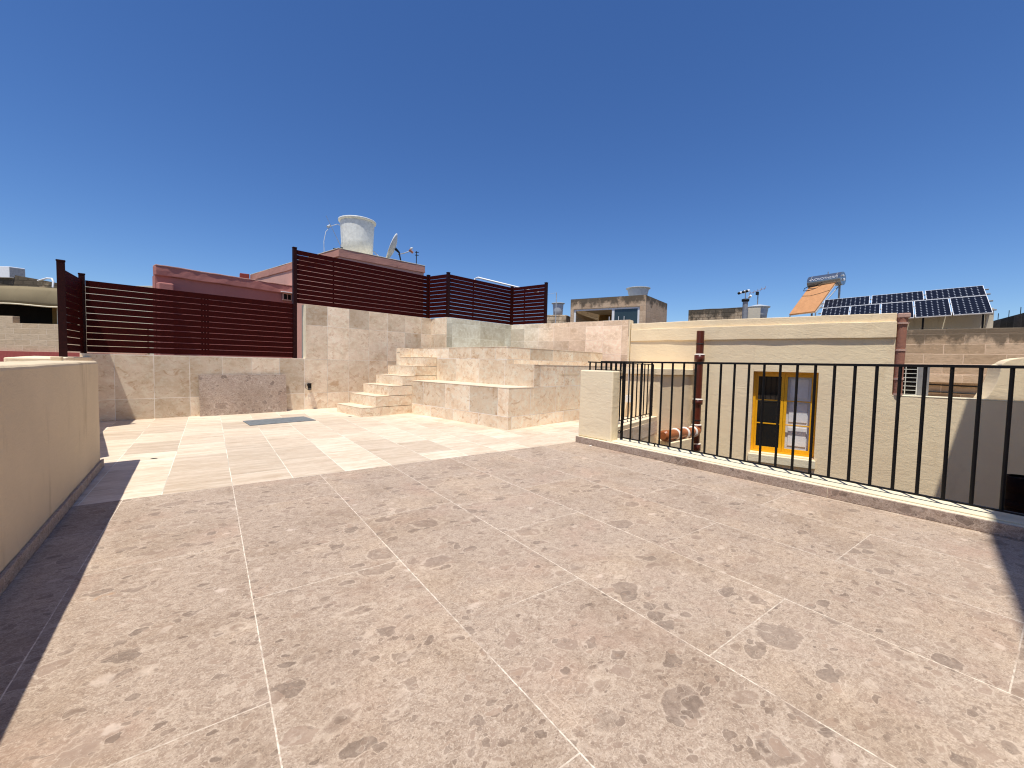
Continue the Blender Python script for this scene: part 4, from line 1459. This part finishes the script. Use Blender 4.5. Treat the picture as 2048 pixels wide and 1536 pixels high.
build('porch_wall', MB().prism([Lp(.05, -2.2), Lp(.72, -2.2), Lp(.72, -2.38), Lp(.05, -2.38)], 2.4, 4.5), M['ochre'], t)
build('porch_wall', MB().prism([Lp(1.75, -1.9), Lp(2.15, -1.9), Lp(2.15, -2.38), Lp(1.75, -2.38)], 2.4, 4.5), M['ochre'], t)
build('upper_wall', MB().prism([Lp(-6, -.3), Lp(2.32, -.8), Lp(2.32, -2.9), Lp(-6, -2.9)], 4.05, 4.55), M['pale_house'], t)
rp = [Lp(-6, -.28), Lp(2.34, -.78), Lp(2.34, -1.1), Lp(-6, -.6)]
zt = [6.1, 4.72, 4.72, 6.1]
vs = [Vector((p.x, p.y, 4.4)) for p in rp] + [Vector((p.x, p.y, z_)) for p, z_ in zip(rp, zt)]
build('roof_parapet', MB().add(vs, [[3, 2, 1, 0], [4, 5, 6, 7], [0, 1, 5, 4], [1, 2, 6, 5], [2, 3, 7, 6], [3, 0, 4, 7]]), M['rubble'], t, .01, 'un', .012, 5)
for s_ in (2.42, 2.78):
    build('porch_post', MB().prism([Lp(s_, -.3), Lp(s_ + .15, -.3), Lp(s_ + .15, -.45), Lp(s_, -.45)], 0, 3.9), M['pale_house'] if s_ < 2.5 else M['grey_metal'], t)
o = build('bent_pipe', MB().tube([Lp(1.3, -.5, 4.83), Lp(1.75, -.5, 4.96), Lp(2.0, -.5, 4.95), Lp(2.12, -.45, 4.8), Lp(2.13, -.42, 4.5)], .04, 8), M['white_pvc'], None, loc=Lp(2, -.5, 4.5))
tag(o, 'white bent pipe on the roof edge of the far left house', 'pipe')
# sagging awning cloth
aw = MB()
NS = 26
top, bot = [], []
for i in range(NS + 1):
    s_ = -6 + 9.6 * i / NS
    k = (s_ + 6) / 9.6
    zt = 4.47 + .02 * math.sin(s_ * 1.3) - (.07 if s_ > 0 else 0) * (s_ / 3)
    zb = 3.62 + .02 * math.sin(s_ * 1.9) - .04 * max(0, s_)
    top.append(Lp(s_, -.12, zt))
    bot.append(Lp(s_, .05 + .05 * math.sin(s_ * 2.3), zb))
rows = []
for r in range(6):
    k = r / 5
    rows.append([top[i].lerp(bot[i], k) + LN * (.10 * math.sin(k * 3.14)) for i in range(NS + 1)])
vs = [p for row in rows for p in row]
fs = []
for r in range(5):
    for i in range(NS):
        a = r * (NS + 1) + i
        fs.append([a, a + 1, a + NS + 2, a + NS + 1])
t = thing('awning', 'long beige sagging cloth awning across the front of the far left house', 'awning', Lp(0, .5, 3.6))
cl_ = build('cloth', MB().add(vs, fs, True), M['cloth'], t)
so_ = cl_.modifiers.new('solid', 'SOLIDIFY')
so_.thickness = .03
build('hem', MB().tube([p + LN * .02 for p in bot], .035, 8), M['cream_top'], t)
build('awning_roof', MB().add([top[0], top[-1], top[-1] - LN * .9 + Vector((0, 0, .02)), top[0] - LN * .9 + Vector((0, 0, .02))], [[0, 1, 2, 3]]), M['cloth'], t)
t = thing('air_conditioner', 'white boxed air conditioner unit on the far left roof', 'air conditioner', Lp(0, -.6, 4.82))
build('casing', MB().prism([Lp(-1.6, -.5), Lp(-.12, -.5), Lp(.16, -.95), Lp(-1.3, -.95)], 4.95, 5.50), M['white_pvc'], t, .02)
build('grille', MB().prism([Lp(-.11, -.51), Lp(.16, -.92), Lp(.18, -.91), Lp(-.09, -.50)], 5.0, 5.46), M['grey_metal'], t)

o = build('pale_house', MB().prism([Q(-5.2, 29.0), Q(-1.9, 25.9), Q(2, 30), Q(-1, 33)], 0, 4.58), M['pale_house'], None, .01, loc=(-2, 29, 0))
tag(o, 'pale house roof just showing above the left fence', 'house')

# ---------------------------------------------------------------- own house behind the camera (casts the shade at lower right)
e0_, e1_ = P(-1.2, 12.54), P(9.87, 12.89)
o = build('stair_house', MB().prism([e0_, e1_, e1_ + P(1.05, 7) - P(0, 0), e0_ + P(0, 7) - P(0, 0)], -3, 7.0), M['cream'], None, .01, loc=(4, -2, 0))
tag(o, 'cream wall of the house behind the viewpoint, shading the lower right corner', 'house')
